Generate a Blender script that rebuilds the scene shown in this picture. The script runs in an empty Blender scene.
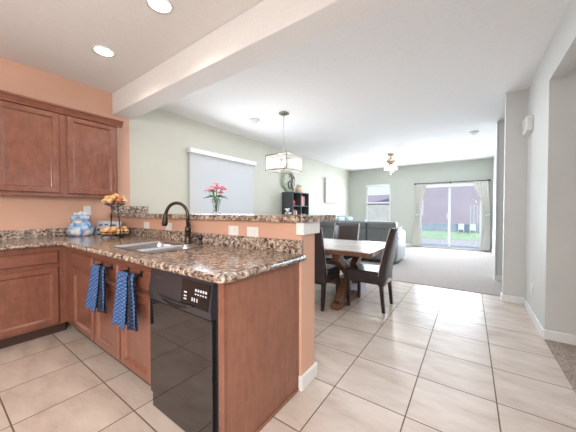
import bpy, bmesh, math, random
from mathutils import Vector, Matrix
random.seed(7)
PI = math.pi
S = bpy.context.scene
COL = S.collection

# ------------------------------------------------------------------ camera
cam = bpy.data.cameras.new('camera'); camo = bpy.data.objects.new('camera', cam); COL.objects.link(camo)
cam.sensor_fit = 'HORIZONTAL'; cam.sensor_width = 36.0
cam.lens = 36.0 * 258.4 / 576.0
camo.location = (0, 0, 1.2)
camo.rotation_euler = (math.radians(90 - 1.1), 0, math.radians(35.2))
cam.clip_start = 0.05; cam.clip_end = 200
S.camera = camo

# ------------------------------------------------------------------ world, sun, area lights, exposure
w = bpy.data.worlds.new('sky'); S.world = w; w.use_nodes = True
nt = w.node_tree; nt.nodes.clear()
wo = nt.nodes.new('ShaderNodeOutputWorld'); bg = nt.nodes.new('ShaderNodeBackground')
tc = nt.nodes.new('ShaderNodeTexCoord'); sp = nt.nodes.new('ShaderNodeSeparateXYZ'); cr = nt.nodes.new('ShaderNodeValToRGB')
cr.color_ramp.elements[0].position = 0.0; cr.color_ramp.elements[0].color = (0.80, 0.88, 1.0, 1)
cr.color_ramp.elements[1].position = 0.45; cr.color_ramp.elements[1].color = (0.38, 0.60, 1.0, 1)
nt.links.new(tc.outputs['Generated'], sp.inputs[0]); nt.links.new(sp.outputs['Z'], cr.inputs[0])
nt.links.new(cr.outputs[0], bg.inputs['Color']); bg.inputs['Strength'].default_value = 1.15
nt.links.new(bg.outputs[0], wo.inputs[0])

def sun(rot, energy):
    l = bpy.data.lights.new('sun', 'SUN'); l.energy = energy; l.angle = 0.02; l.color = (1, 0.95, 0.88)
    o = bpy.data.objects.new('sun', l); o.rotation_euler = rot; COL.objects.link(o)
sun((math.radians(42), 0, math.radians(62)), 3.6)

def area(name, loc, rot, sx, sy, power, color=(1, 1, 1)):
    l = bpy.data.lights.new(name, 'AREA'); l.shape = 'RECTANGLE'; l.size = sx; l.size_y = sy
    l.energy = power; l.color = color
    o = bpy.data.objects.new(name, l); o.location = loc; o.rotation_euler = rot; COL.objects.link(o)
    return o
R = math.radians
area('slider_daylight', (-0.55, 9.45, 1.05), (R(-90), 0, 0), 1.6, 1.9, 88, (0.78, 0.89, 1.0))
area('back_window_daylight', (-2.77, 9.45, 1.5), (R(-90), 0, 0), 0.85, 1.3, 36, (0.84, 0.92, 1.0))
area('dining_window_daylight', (-3.70, 3.3, 1.76), (0, R(-82), 0), 0.7, 1.45, 26, (0.84, 0.92, 1.0))
area('living_overhead_fill', (-1.5, 6.6, 2.70), (0, 0, 0), 3.4, 3.6, 58, (0.84, 0.92, 1.0))  # added soft fill over the living area, no fixture here
area('dining_overhead_fill', (-1.7, 3.3, 2.70), (0, 0, 0), 3.4, 2.6, 29, (0.84, 0.92, 1.0))  # fill added over the dining area, stands for light bounced off the ceiling
area('kitchen_rear_fill', (-1.2, -2.4, 1.5), (R(66), 0, 0), 3.2, 1.7, 14, (1.0, 0.96, 0.95))  # invented source behind the camera; the rear wall has no window
area('kitchen_side_fill', (0.52, -1.25, 1.5), (0, R(52), 0), 1.4, 2.2, 178, (1.0, 0.945, 0.90))  # added out-of-view fill beside the right kitchen wall, which has no window
area('hall_fill', (2.05, 2.0, 1.4), (0, R(90), 0), 1.6, 1.6, 7, (0.75, 0.88, 1.0))  # added hall fill

S.view_settings.view_transform = 'Standard'; S.view_settings.look = 'None'
S.view_settings.gamma = 1.0; S.view_settings.exposure = 0.21; S.view_settings.use_curve_mapping = False

# ------------------------------------------------------------------ materials
MATS = {}
def newmat(name):
    m = bpy.data.materials.new(name); m.use_nodes = True
    n = m.node_tree; b = n.nodes['Principled BSDF']; MATS[name] = m
    return m, n, b
def nd(n, t, **kw):
    x = n.nodes.new(t)
    for k, v in kw.items(): setattr(x, k, v)
    return x
def ramp(n, stops, interp='LINEAR'):
    c = nd(n, 'ShaderNodeValToRGB'); e = c.color_ramp; e.interpolation = interp
    while len(e.elements) < len(stops): e.elements.new(0.5)
    for i, (p, col) in enumerate(stops):
        e.elements[i].position = p; e.elements[i].color = (*col, 1)
    return c
def coords(n, scale=(1, 1, 1), rot=(0, 0, 0)):
    t = nd(n, 'ShaderNodeTexCoord'); mp = nd(n, 'ShaderNodeMapping')
    mp.inputs['Scale'].default_value = scale; mp.inputs['Rotation'].default_value = rot
    n.links.new(t.outputs['Object'], mp.inputs[0]); return mp.outputs[0]
def noise(n, vec, scale, detail=4, rough=0.55):
    x = nd(n, 'ShaderNodeTexNoise'); x.inputs['Scale'].default_value = scale
    x.inputs['Detail'].default_value = detail; x.inputs['Roughness'].default_value = rough
    n.links.new(vec, x.inputs['Vector']); return x.outputs['Fac']
def bump(n, b, fac, strength, dist=0.002):
    bp = nd(n, 'ShaderNodeBump'); bp.inputs['Strength'].default_value = strength; bp.inputs['Distance'].default_value = dist
    n.links.new(fac, bp.inputs['Height']); n.links.new(bp.outputs[0], b.inputs['Normal'])
def plain(name, col, rough=0.5, metal=0.0, var=0.06, scale=12, spec=0.5, bmp=0.0):
    m, n, b = newmat(name)
    f = noise(n, coords(n), scale)
    d = [max(0, c * (1 - var)) for c in col]; u = [min(1, c * (1 + var)) for c in col]
    c = ramp(n, [(0.3, d), (0.7, u)]); n.links.new(f, c.inputs[0]); n.links.new(c.outputs[0], b.inputs['Base Color'])
    b.inputs['Roughness'].default_value = rough; b.inputs['Metallic'].default_value = metal
    b.inputs['Specular IOR Level'].default_value = spec
    if bmp: bump(n, b, noise(n, coords(n), 220, 2), bmp)
    return m
def wood(name, dark, light, rough=0.35, axis='z', grain=1.0, coat=0.0):
    m, n, b = newmat(name)
    sc = {'z': (14, 14, 2.5), 'x': (2.5, 14, 14), 'y': (14, 2.5, 14)}[axis]
    f1 = noise(n, coords(n, sc), 3.0 * grain, 6, 0.6); f2 = noise(n, coords(n), 9, 5, 0.7)
    mx = nd(n, 'ShaderNodeMath', operation='ADD'); n.links.new(f1, mx.inputs[0]); n.links.new(f2, mx.inputs[1])
    hv = nd(n, 'ShaderNodeMath', operation='MULTIPLY'); hv.inputs[1].default_value = 0.5; n.links.new(mx.outputs[0], hv.inputs[0])
    c = ramp(n, [(0.35, dark), (0.66, light)]); n.links.new(hv.outputs[0], c.inputs[0])
    n.links.new(c.outputs[0], b.inputs['Base Color']); b.inputs['Roughness'].default_value = rough
    if coat: b.inputs['Coat Weight'].default_value = coat; b.inputs['Coat Roughness'].default_value = 0.12
    return m
def emit(name, col, strength):
    m, n, b = newmat(name)
    b.inputs['Base Color'].default_value = (*col, 1)
    b.inputs['Emission Color'].default_value = (*col, 1); b.inputs['Emission Strength'].default_value = strength
    return m
def glass(name, tint=(1, 1, 1), gloss=0.08):
    m, n, b = newmat(name)
    n.nodes.remove(b); out = n.nodes['Material Output']
    t = nd(n, 'ShaderNodeBsdfTransparent'); t.inputs[0].default_value = (*tint, 1)
    g = nd(n, 'ShaderNodeBsdfGlossy'); g.inputs['Roughness'].default_value = 0.02
    lw = nd(n, 'ShaderNodeLayerWeight'); lw.inputs['Blend'].default_value = 0.3
    mu = nd(n, 'ShaderNodeMath', operation='MULTIPLY'); mu.inputs[1].default_value = gloss * 4
    n.links.new(lw.outputs['Fresnel'], mu.inputs[0])
    mx = nd(n, 'ShaderNodeMixShader'); n.links.new(mu.outputs[0], mx.inputs[0])
    n.links.new(t.outputs[0], mx.inputs[1]); n.links.new(g.outputs[0], mx.inputs[2]); n.links.new(mx.outputs[0], out.inputs[0])
    return m

ORANGE = plain('peach_paint', (0.655, 0.39, 0.283), 0.6, var=0.03, scale=3, bmp=0.15)
SAGE = plain('sage_paint', (0.595, 0.59, 0.51), 0.6, var=0.02, scale=3, bmp=0.15)
SAGE2 = plain('sage_green_paint', (0.50, 0.525, 0.47), 0.6, var=0.02, scale=3, bmp=0.15)
CREAM = plain('pale_greige_paint', (0.63, 0.63, 0.61), 0.6, var=0.02, scale=3, bmp=0.15)
WHITE = plain('white_paint', (0.80, 0.80, 0.79), 0.4, var=0.02)
CEIL = plain('white_textured_ceiling', (0.85, 0.845, 0.84), 0.8, var=0.03, scale=60, bmp=0.5)
WOOD = wood('reddish_cabinet_wood', (0.165, 0.060, 0.038), (0.275, 0.106, 0.066), 0.28, coat=0.5)
WOODX = wood('reddish_cabinet_wood_across', (0.165, 0.060, 0.038), (0.275, 0.106, 0.066), 0.28, 'x', coat=0.5)
PANELW = wood('brown_end_panel', (0.22, 0.092, 0.058), (0.31, 0.140, 0.090), 0.5)
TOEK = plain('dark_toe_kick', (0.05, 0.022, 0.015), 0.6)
TABLEW = wood('brown_table_wood', (0.10, 0.046, 0.028), (0.22, 0.11, 0.062), 0.3, 'y')
LEATHER = plain('dark_brown_leather', (0.040, 0.031, 0.032), 0.22, var=0.2, scale=6, bmp=0.15)
LEGW = plain('espresso_leg_wood', (0.025, 0.016, 0.013), 0.3)
EDGEHI = plain('pale_edge_highlight', (0.45, 0.40, 0.36), 0.35)  # pale colour for the bright highlights along the chair back edges
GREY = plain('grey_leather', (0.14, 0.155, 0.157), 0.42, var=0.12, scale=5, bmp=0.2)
GREY_LIT = plain('window_lit_grey_leather', (0.40, 0.43, 0.45), 0.42, var=0.08, scale=5)  # grey leather made paler: window light on the sofa arms put into colour
PILLOW = plain('pale_blue_fabric', (0.42, 0.52, 0.56), 0.85, var=0.3, scale=14)
BLACKG = plain('black_gloss', (0.014, 0.013, 0.014), 0.04, var=0.0, spec=1.0)
BLACKP = plain('black_plastic', (0.030, 0.030, 0.036), 0.28, var=0.05)
DISPL = plain('black_display', (0.004, 0.004, 0.006), 0.08, var=0.0)
LABELW = plain('pale_print', (0.62, 0.64, 0.70), 0.5)
BRONZE = plain('oil_rubbed_bronze', (0.075, 0.060, 0.052), 0.32, metal=0.85, var=0.15)
STEEL = plain('brushed_steel', (0.50, 0.50, 0.51), 0.30, metal=1.0, var=0.05)
NICKEL = plain('brushed_nickel', (0.42, 0.38, 0.34), 0.3, metal=1.0)
BRASS = plain('aged_brass', (0.35, 0.26, 0.17), 0.35, metal=0.9)
PLATE = plain('white_plastic', (0.78, 0.78, 0.77), 0.35, var=0.01)
SLOT = plain('dark_slot', (0.05, 0.05, 0.05), 0.6)
CHAR = plain('charcoal_laminate', (0.055, 0.062, 0.070), 0.5)
CURT = plain('cream_curtain_fabric', (0.78, 0.76, 0.71), 0.9, var=0.05, scale=30)
GRASS = plain('lawn_green', (0.40, 0.52, 0.30), 0.95, var=0.25, scale=6)
GRAVEL = plain('pale_gravel', (0.50, 0.46, 0.43), 0.95, var=0.35, scale=9)
CONC = plain('patio_concrete', (0.60, 0.58, 0.56), 0.9, var=0.06, scale=2)
STUCCO = plain('mauve_stucco', (0.55, 0.47, 0.49), 0.9, var=0.06, scale=1.5)
STUCCO2 = plain('pale_block', (0.66, 0.58, 0.54), 0.9, var=0.08, scale=3)
BLUEW = plain('blue_grey_block', (0.44, 0.47, 0.54), 0.9, var=0.12, scale=4)
ROOFM = plain('mauve_roof_tile', (0.36, 0.28, 0.30), 0.9, var=0.15, scale=9)
CERB = plain('blue_ceramic_trim', (0.12, 0.24, 0.50), 0.15)
PINKF = plain('pink_petal', (0.80, 0.16, 0.26), 0.55, var=0.2, scale=40)
PALEF = plain('pale_pink_petal', (0.85, 0.50, 0.55), 0.55, var=0.2, scale=40)
LEAF = plain('green_leaf', (0.10, 0.24, 0.07), 0.5, var=0.3, scale=30)
LEAFP = plain('pale_green_leaf', (0.38, 0.48, 0.28), 0.6, var=0.25, scale=30)
FRUITA = plain('orange_brown_fruit', (0.50, 0.20, 0.075), 0.5, var=0.35, scale=30)
FRUITB = plain('cream_fruit', (0.76, 0.52, 0.30), 0.5, var=0.25, scale=30)
FRUITC = plain('amber_fruit', (0.72, 0.40, 0.17), 0.5, var=0.3, scale=30)
WIRE = plain('black_wire', (0.02, 0.018, 0.018), 0.4, metal=0.5)
SIGNW = plain('pale_sign_board', (0.62, 0.68, 0.74), 0.5)
NAVY = plain('navy_print', (0.03, 0.07, 0.20), 0.5)
BOXW = plain('pale_blue_box', (0.60, 0.64, 0.80), 0.6)
CANDLE = plain('cream_sleeve', (0.75, 0.70, 0.60), 0.5)
CANVAS = plain('cream_canvas', (0.60, 0.56, 0.52), 0.8, var=0.16, scale=5)
CANVS = plain('grey_canvas_edge', (0.46, 0.45, 0.43), 0.8)
BULB = emit('warm_bulb', (1.0, 0.88, 0.72), 2.5)
LENS = emit('recessed_lens', (1.0, 0.93, 0.82), 5.0)
FANG = emit('frosted_fan_glass', (1.0, 0.84, 0.66), 1.1)
PANE = glass('window_pane', (0.97, 0.98, 0.98), 0.05)
VASEG = glass('clear_vase_glass', (0.95, 0.97, 0.96), 0.10)
m, n, b = newmat('crystal_panel'); CRYST = m
b.inputs['Base Color'].default_value = (0.85, 0.84, 0.82, 1); b.inputs['Roughness'].default_value = 0.3
tr = nd(n, 'ShaderNodeBsdfTranslucent'); tr.inputs[0].default_value = (0.9, 0.88, 0.84, 1)
mx = nd(n, 'ShaderNodeMixShader'); mx.inputs[0].default_value = 0.5
n.links.new(b.outputs[0], mx.inputs[1]); n.links.new(tr.outputs[0], mx.inputs[2])
tp = nd(n, 'ShaderNodeBsdfTransparent'); my = nd(n, 'ShaderNodeMixShader'); my.inputs[0].default_value = 0.90
n.links.new(mx.outputs[0], my.inputs[1]); n.links.new(tp.outputs[0], my.inputs[2]); n.links.new(my.outputs[0], n.nodes['Material Output'].inputs[0])

# blind fabric: lets daylight through
m, n, b = newmat('white_blind'); BLIND = m
b.inputs['Base Color'].default_value = (0.78, 0.79, 0.79, 1); b.inputs['Roughness'].default_value = 0.7
tr = nd(n, 'ShaderNodeBsdfTranslucent'); tr.inputs[0].default_value = (0.9, 0.92, 0.95, 1)
mx = nd(n, 'ShaderNodeMixShader'); mx.inputs[0].default_value = 0.35
n.links.new(b.outputs[0], mx.inputs[1]); n.links.new(tr.outputs[0], mx.inputs[2]); n.links.new(mx.outputs[0], n.nodes['Material Output'].inputs[0])

# granite
m, n, b = newmat('speckled_granite'); GRAN = m
v = coords(n)
f = noise(n, v, 33, 8, 0.72)
c1 = ramp(n, [(0.40, (0.018, 0.014, 0.014)), (0.455, (0.10, 0.065, 0.050)), (0.50, (0.27, 0.185, 0.135)), (0.55, (0.52, 0.40, 0.31)), (0.63, (0.74, 0.66, 0.60))])
n.links.new(f, c1.inputs[0])
vo = nd(n, 'ShaderNodeTexVoronoi'); vo.inputs['Scale'].default_value = 85; n.links.new(v, vo.inputs['Vector'])
sr = nd(n, 'ShaderNodeSeparateColor'); n.links.new(vo.outputs['Color'], sr.inputs[0])
c2 = ramp(n, [(0.0, (0.02, 0.018, 0.018)), (0.28, (0.16, 0.105, 0.085)), (0.48, (0.44, 0.33, 0.25)), (0.70, (0.66, 0.57, 0.50)), (0.9, (0.28, 0.25, 0.25))], 'CONSTANT')
n.links.new(sr.outputs[0], c2.inputs[0])
mxc = nd(n, 'ShaderNodeMix', data_type='RGBA'); mxc.inputs[0].default_value = 0.38
n.links.new(c1.outputs[0], mxc.inputs[6]); n.links.new(c2.outputs[0], mxc.inputs[7]); n.links.new(mxc.outputs[2], b.inputs['Base Color'])
b.inputs['Roughness'].default_value = 0.16; b.inputs['Specular IOR Level'].default_value = 0.6

# floor tile with grout, laid to the joints in the room
m, n, b = newmat('beige_floor_tile'); TILE = m
tcn = nd(n, 'ShaderNodeTexCoord'); sx = nd(n, 'ShaderNodeSeparateXYZ'); n.links.new(tcn.outputs['Object'], sx.inputs[0])
PT = 0.4465
def joint(out, off):
    a = nd(n, 'ShaderNodeMath', operation='SUBTRACT'); a.inputs[1].default_value = off - 40 * PT; n.links.new(out, a.inputs[0])
    d = nd(n, 'ShaderNodeMath', operation='DIVIDE'); d.inputs[1].default_value = PT; n.links.new(a.outputs[0], d.inputs[0])
    fr = nd(n, 'ShaderNodeMath', operation='FRACT'); n.links.new(d.outputs[0], fr.inputs[0])
    s = nd(n, 'ShaderNodeMath', operation='SUBTRACT'); s.inputs[1].default_value = 0.5; n.links.new(fr.outputs[0], s.inputs[0])
    ab = nd(n, 'ShaderNodeMath', operation='ABSOLUTE'); n.links.new(s.outputs[0], ab.inputs[0])
    fl = nd(n, 'ShaderNodeMath', operation='FLOOR'); n.links.new(d.outputs[0], fl.inputs[0])
    return ab.outputs[0], fl.outputs[0]
ax, ix = joint(sx.outputs[0], -0.298); ay, iy = joint(sx.outputs[1], 0.717)
mxm = nd(n, 'ShaderNodeMath', operation='MAXIMUM'); n.links.new(ax, mxm.inputs[0]); n.links.new(ay, mxm.inputs[1])
gr = nd(n, 'ShaderNodeMath', operation='GREATER_THAN'); gr.inputs[1].default_value = 0.5 - 0.0036 / PT; n.links.new(mxm.outputs[0], gr.inputs[0])
cmb = nd(n, 'ShaderNodeCombineXYZ'); n.links.new(ix, cmb.inputs[0]); n.links.new(iy, cmb.inputs[1])
wn = nd(n, 'ShaderNodeTexWhiteNoise', noise_dimensions='3D'); n.links.new(cmb.outputs[0], wn.inputs[0])
sc = nd(n, 'ShaderNodeVectorMath', operation='SCALE'); sc.inputs['Scale'].default_value = 9.0; n.links.new(wn.outputs['Color'], sc.inputs[0])
ad = nd(n, 'ShaderNodeVectorMath', operation='ADD'); n.links.new(coords(n, (1.0, 2.6, 1), (0, 0, 0.5)), ad.inputs[0]); n.links.new(sc.outputs[0], ad.inputs[1])
f1 = noise(n, ad.outputs[0], 2.6, 8, 0.62)
tcol = ramp(n, [(0.30, (0.48, 0.385, 0.32)), (0.48, (0.58, 0.490, 0.425)), (0.68, (0.65, 0.57, 0.505))]); n.links.new(f1, tcol.inputs[0])
mt = nd(n, 'ShaderNodeMix', data_type='RGBA'); n.links.new(gr.outputs[0], mt.inputs[0])
n.links.new(tcol.outputs[0], mt.inputs[6]); mt.inputs[7].default_value = (0.13, 0.085, 0.06, 1)
n.links.new(mt.outputs[2], b.inputs['Base Color'])
rm = nd(n, 'ShaderNodeMath', operation='MULTIPLY_ADD'); n.links.new(gr.outputs[0], rm.inputs[0]); rm.inputs[1].default_value = 0.5; rm.inputs[2].default_value = 0.27
n.links.new(rm.outputs[0], b.inputs['Roughness'])
inv = nd(n, 'ShaderNodeMath', operation='SUBTRACT'); inv.inputs[0].default_value = 1.0; n.links.new(gr.outputs[0], inv.inputs[1])
bump(n, b, inv.outputs[0], 0.35, 0.003)

def carpet_mat(name, a, c):
    m, n, b = newmat(name)
    f = noise(n, coords(n), 70, 4, 0.8); r = ramp(n, [(0.35, a), (0.65, c)]); n.links.new(f, r.inputs[0])
    n.links.new(r.outputs[0], b.inputs['Base Color']); b.inputs['Roughness'].default_value = 0.95
    bump(n, b, noise(n, coords(n), 160, 3, 0.8), 0.8, 0.01); return m
CARP = carpet_mat('grey_beige_carpet', (0.34, 0.30, 0.28), (0.52, 0.47, 0.44))
CARPB = carpet_mat('brown_carpet', (0.20, 0.145, 0.12), (0.56, 0.45, 0.38))

# waffle towel
def waffle(name, a, c):
    m, n, b = newmat(name)
    v = coords(n, (1, 1, 1)); s = nd(n, 'ShaderNodeSeparateXYZ'); n.links.new(v, s.inputs[0])
    outs = []
    for ax_ in (0, 2):
        q = nd(n, 'ShaderNodeMath', operation='MULTIPLY'); q.inputs[1].default_value = 260; n.links.new(s.outputs[ax_], q.inputs[0])
        si = nd(n, 'ShaderNodeMath', operation='SINE'); n.links.new(q.outputs[0], si.inputs[0]); outs.append(si.outputs[0])
    mm = nd(n, 'ShaderNodeMath', operation='MULTIPLY'); n.links.new(outs[0], mm.inputs[0]); n.links.new(outs[1], mm.inputs[1])
    r = ramp(n, [(0.0, a), (0.7, c)]); n.links.new(mm.outputs[0], r.inputs[0]); n.links.new(r.outputs[0], b.inputs['Base Color'])
    b.inputs['Roughness'].default_value = 0.95; bump(n, b, mm.outputs[0], 0.6, 0.004); return m
TOWB = waffle('blue_waffle_cloth', (0.030, 0.075, 0.21), (0.13, 0.245, 0.48))
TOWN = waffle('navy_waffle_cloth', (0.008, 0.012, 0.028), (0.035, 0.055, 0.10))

# ceramic jar glaze with painted flowers
m, n, b = newmat('blue_painted_ceramic'); CERAM = m
vv = nd(n, 'ShaderNodeTexVoronoi'); vv.inputs['Scale'].default_value = 9; n.links.new(coords(n), vv.inputs['Vector'])
nf = noise(n, coords(n), 16, 4, 0.6)
r1 = ramp(n, [(0.38, (0.10, 0.20, 0.46)), (0.50, (0.26, 0.42, 0.66)), (0.62, (0.55, 0.68, 0.80))]); n.links.new(nf, r1.inputs[0])
r2 = ramp(n, [(0.20, (1, 1, 1)), (0.34, (0, 0, 0))]); n.links.new(vv.outputs['Distance'], r2.inputs[0])
m2 = nd(n, 'ShaderNodeMix', data_type='RGBA'); n.links.new(r2.outputs[0], m2.inputs[0]); n.links.new(r1.outputs[0], m2.inputs[6]); m2.inputs[7].default_value = (0.78, 0.68, 0.58, 1)
n.links.new(m2.outputs[2], b.inputs['Base Color']); b.inputs['Roughness'].default_value = 0.12

# table top: whitewashed planks
m, n, b = newmat('whitewashed_planks'); PLANK = m
sv = nd(n, 'ShaderNodeSeparateXYZ'); n.links.new(coords(n), sv.inputs[0])
q = nd(n, 'ShaderNodeMath', operation='MULTIPLY'); q.inputs[1].default_value = 7.5; n.links.new(sv.outputs[1], q.inputs[0])
fl = nd(n, 'ShaderNodeMath', operation='FLOOR'); n.links.new(q.outputs[0], fl.inputs[0])
w1 = nd(n, 'ShaderNodeTexWhiteNoise', noise_dimensions='1D'); n.links.new(fl.outputs[0], w1.inputs['W'])
ng = noise(n, coords(n, (2, 25, 25)), 3, 6, 0.6)
a2 = nd(n, 'ShaderNodeMath', operation='MULTIPLY_ADD'); n.links.new(w1.outputs[0], a2.inputs[0]); a2.inputs[1].default_value = 0.45; n.links.new(ng, a2.inputs[2])
rp = ramp(n, [(0.40, (0.47, 0.38, 0.32)), (0.58, (0.64, 0.60, 0.56)), (0.85, (0.70, 0.69, 0.68))]); n.links.new(a2.outputs[0], rp.inputs[0])
n.links.new(rp.outputs[0], b.inputs['Base Color']); b.inputs['Roughness'].default_value = 0.22

# ------------------------------------------------------------------ mesh helpers
def box(bm, x0, x1, y0, y1, z0, z1, bev=0.0, seg=2):
    t = bmesh.new(); bmesh.ops.create_cube(t, size=1)
    for v in t.verts:
        v.co = Vector(((x0 + x1) / 2 + v.co.x * (x1 - x0), (y0 + y1) / 2 + v.co.y * (y1 - y0), (z0 + z1) / 2 + v.co.z * (z1 - z0)))
    if bev: bmesh.ops.bevel(t, geom=t.edges[:], offset=bev, segments=seg, profile=0.5, affect='EDGES')
    merge(bm, t)
def merge(bm, t, mat=None, mi=None):
    mp = {}
    for v in t.verts: mp[v] = bm.verts.new(mat @ v.co if mat else v.co)
    for f in t.faces:
        try:
            nf = bm.faces.new([mp[v] for v in f.verts]); nf.smooth = f.smooth
            nf.material_index = f.material_index if mi is None else mi
        except ValueError: pass
    t.free()
def tube(bm, pts, r, n=10, closed=False, cap=True):
    pts = [Vector(p) for p in pts]; N = len(pts)
    rr = r if isinstance(r, (list, tuple)) else [r] * N
    rings = []; ref = None
    for i, p in enumerate(pts):
        a = pts[(i - 1) % N] if (closed or i > 0) else p
        c = pts[(i + 1) % N] if (closed or i < N - 1) else p
        d = (c - a).normalized()
        if ref is None:
            ref = Vector((0, 0, 1)) if abs(d.z) < 0.9 else Vector((1, 0, 0))
        u = d.cross(ref).normalized(); ref = u.cross(d).normalized()
        rings.append([bm.verts.new(p + (u * math.cos(2 * PI * k / n) + ref * math.sin(2 * PI * k / n)) * rr[i]) for k in range(n)])
    for i in range(N if closed else N - 1):
        A, B = rings[i], rings[(i + 1) % N]
        for k in range(n):
            f = bm.faces.new((A[k], A[(k + 1) % n], B[(k + 1) % n], B[k])); f.smooth = True
    if cap and not closed:
        bm.faces.new(rings[0]); bm.faces.new(rings[-1][::-1])
def lathe(bm, prof, n=28, c=(0, 0, 0), caps=True):
    rings = []
    for r, z in prof:
        rings.append([bm.verts.new((c[0] + r * math.cos(2 * PI * k / n), c[1] + r * math.sin(2 * PI * k / n), c[2] + z)) for k in range(n)])
    for A, B in zip(rings, rings[1:]):
        for k in range(n):
            f = bm.faces.new((A[k], A[(k + 1) % n], B[(k + 1) % n], B[k])); f.smooth = True
    if caps: bm.faces.new(rings[0][::-1]); bm.faces.new(rings[-1])
def ball(bm, c, r, sx=1, sy=1, sz=1, u=14, v=9, mat=None):
    t = bmesh.new(); bmesh.ops.create_uvsphere(t, u_segments=u, v_segments=v, radius=r)
    for f in t.faces: f.smooth = True
    M = Matrix.Translation(c) @ (mat if mat else Matrix()) @ Matrix.Diagonal((sx, sy, sz, 1))
    merge(bm, t, M)
def rings_panel(bm, x0, x1, z0, z1, prof, y=0.0):
    """raised / recessed front facing -Y: prof = (inset, depth) from the outer back edge inward"""
    R_ = []
    for ins, d in prof:
        R_.append([bm.verts.new((x, y + d, z)) for x, z in ((x0 + ins, z0 + ins), (x1 - ins, z0 + ins), (x1 - ins, z1 - ins), (x0 + ins, z1 - ins))])
    for A, B in zip(R_, R_[1:]):
        for k in range(4): bm.faces.new((A[k], A[(k + 1) % 4], B[(k + 1) % 4], B[k]))
    bm.faces.new(R_[-1]); bm.faces.new(R_[0][::-1])
def prism(bm, poly, axis, a, b_):
    def P(p, t):
        return {'x': (t, p[0], p[1]), 'y': (p[0], t, p[1]), 'z': (p[0], p[1], t)}[axis]
    A = [bm.verts.new(P(p, a)) for p in poly]; B = [bm.verts.new(P(p, b_)) for p in poly]
    N = len(poly)
    for k in range(N): bm.faces.new((A[k], A[(k + 1) % N], B[(k + 1) % N], B[k]))
    bm.faces.new(A[::-1]); bm.faces.new(B)
def obj(name, bm, mats, parent=None, loc=None, subsurf=0):
    bmesh.ops.recalc_face_normals(bm, faces=bm.faces[:])
    me = bpy.data.meshes.new(name); bm.to_mesh(me); bm.free()
    for m in (mats if isinstance(mats, (list, tuple)) else [mats]): me.materials.append(m)
    o = bpy.data.objects.new(name, me); COL.objects.link(o)
    if parent: o.parent = parent
    if loc: o.location = loc
    if subsurf:
        s = o.modifiers.new('subdivision', 'SUBSURF'); s.levels = subsurf; s.render_levels = subsurf
    return o
def objs(name, bm, mats, parent=None):
    """one object per separate piece of the mesh"""
    bm.verts.ensure_lookup_table(); seen = set(); out = []
    for v0 in list(bm.verts):
        if v0 in seen: continue
        st = [v0]; seen.add(v0); isl = []
        while st:
            v = st.pop(); isl.append(v)
            for e in v.link_edges:
                q = e.other_vert(v)
                if q not in seen: seen.add(q); st.append(q)
        nb = bmesh.new(); mp = {v: nb.verts.new(v.co) for v in isl}
        for f in {f for v in isl for f in v.link_faces}:
            nf = nb.faces.new([mp[v] for v in f.verts]); nf.smooth = f.smooth; nf.material_index = f.material_index
        out.append(obj(name, nb, mats, parent))
    bm.free(); return out
def thing(name, label, cat, loc=(0, 0, 0), rotz=0, group=None):
    o = bpy.data.objects.new(name, None); COL.objects.link(o); o.location = loc; o.rotation_euler = (0, 0, rotz)
    o.empty_display_size = 0.1
    return tag(o, label, cat, group)
def tag(o, label, cat, group=None):
    o['label'] = label; o['category'] = cat
    if group: o['group'] = group
    return o
def struct(name, bm, m, parent=None):
    o = obj(name, bm, m, parent)
    if not parent: o['kind'] = 'structure'
    return o
def dup(root, loc, rotz, label, group=None):
    r = root.copy(); COL.objects.link(r); r.location = loc; r.rotation_euler = (0, 0, rotz); r['label'] = label
    if group: r['group'] = group
    for ch in list(root.children):
        c = ch.copy(); COL.objects.link(c); c.parent = r
        for g in list(ch.children):
            d = g.copy(); COL.objects.link(d); d.parent = c
    return r
def B(): return bmesh.new()

# ------------------------------------------------------------------ the room
WX, CZ, BY, RX, RY = -3.85, 2.74, 9.6, 0.58, -2.6
YH0, YH1 = 1.45, 1.635          # half wall

bm = B(); box(bm, WX - 0.2, RX, RY - 0.2, 4.68, -0.15, 0); struct('floor', bm, TILE)
bm = B(); box(bm, WX - 0.2, 2.6, 4.68, BY + 0.15, -0.15, 0.008); struct('floor_carpet', bm, CARP)
bm = B(); box(bm, RX, 2.6, RY - 0.2, 4.68, -0.15, 0.008); struct('floor_hall_carpet', bm, CARPB)
bm = B(); box(bm, WX - 0.6, 2.8, RY - 0.2, BY + 0.15, CZ, CZ + 0.25); struct('ceiling', bm, CEIL)

# left wall: peach in the kitchen, sage beyond the half wall, window opening
def boxm(bm, *a, mi=0):
    t = B(); box(t, *a)
    for f in t.faces: f.material_index = mi
    merge(bm, t)
LWY0, LWY1, LWZ0, LWZ1 = 2.62, 4.06, 0.75, 2.17
bm = B()
boxm(bm, WX - 0.15, WX, RY, YH1 + 0.03, 0, CZ, mi=0)
boxm(bm, WX - 0.15, WX, YH1 + 0.03, LWY0, 0, CZ, mi=1)
boxm(bm, WX - 0.15, WX, LWY1, BY, 0, CZ, mi=1)
boxm(bm, WX - 0.15, WX, LWY0, LWY1, 0, LWZ0, mi=1); boxm(bm, WX - 0.15, WX, LWY0, LWY1, LWZ1, CZ, mi=1)
struct('wall_left', bm, [ORANGE, SAGE])

# far wall with window and sliding door openings
WX0, WX1, WZ0, WZ1 = -3.20, -2.32, 0.78, 2.17
DX0, DX1, DZ1 = -1.38, 0.28, 2.03
bm = B()
for a in ((WX - 0.15, WX0, 0, CZ), (WX0, WX1, 0, WZ0), (WX0, WX1, WZ1, CZ), (WX1, DX0, 0, CZ), (DX0, DX1, DZ1, CZ), (DX1, 2.6, 0, CZ)):
    box(bm, a[0], a[1], BY, BY + 0.15, a[2], a[3])
struct('wall_back', bm, SAGE2)

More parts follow.
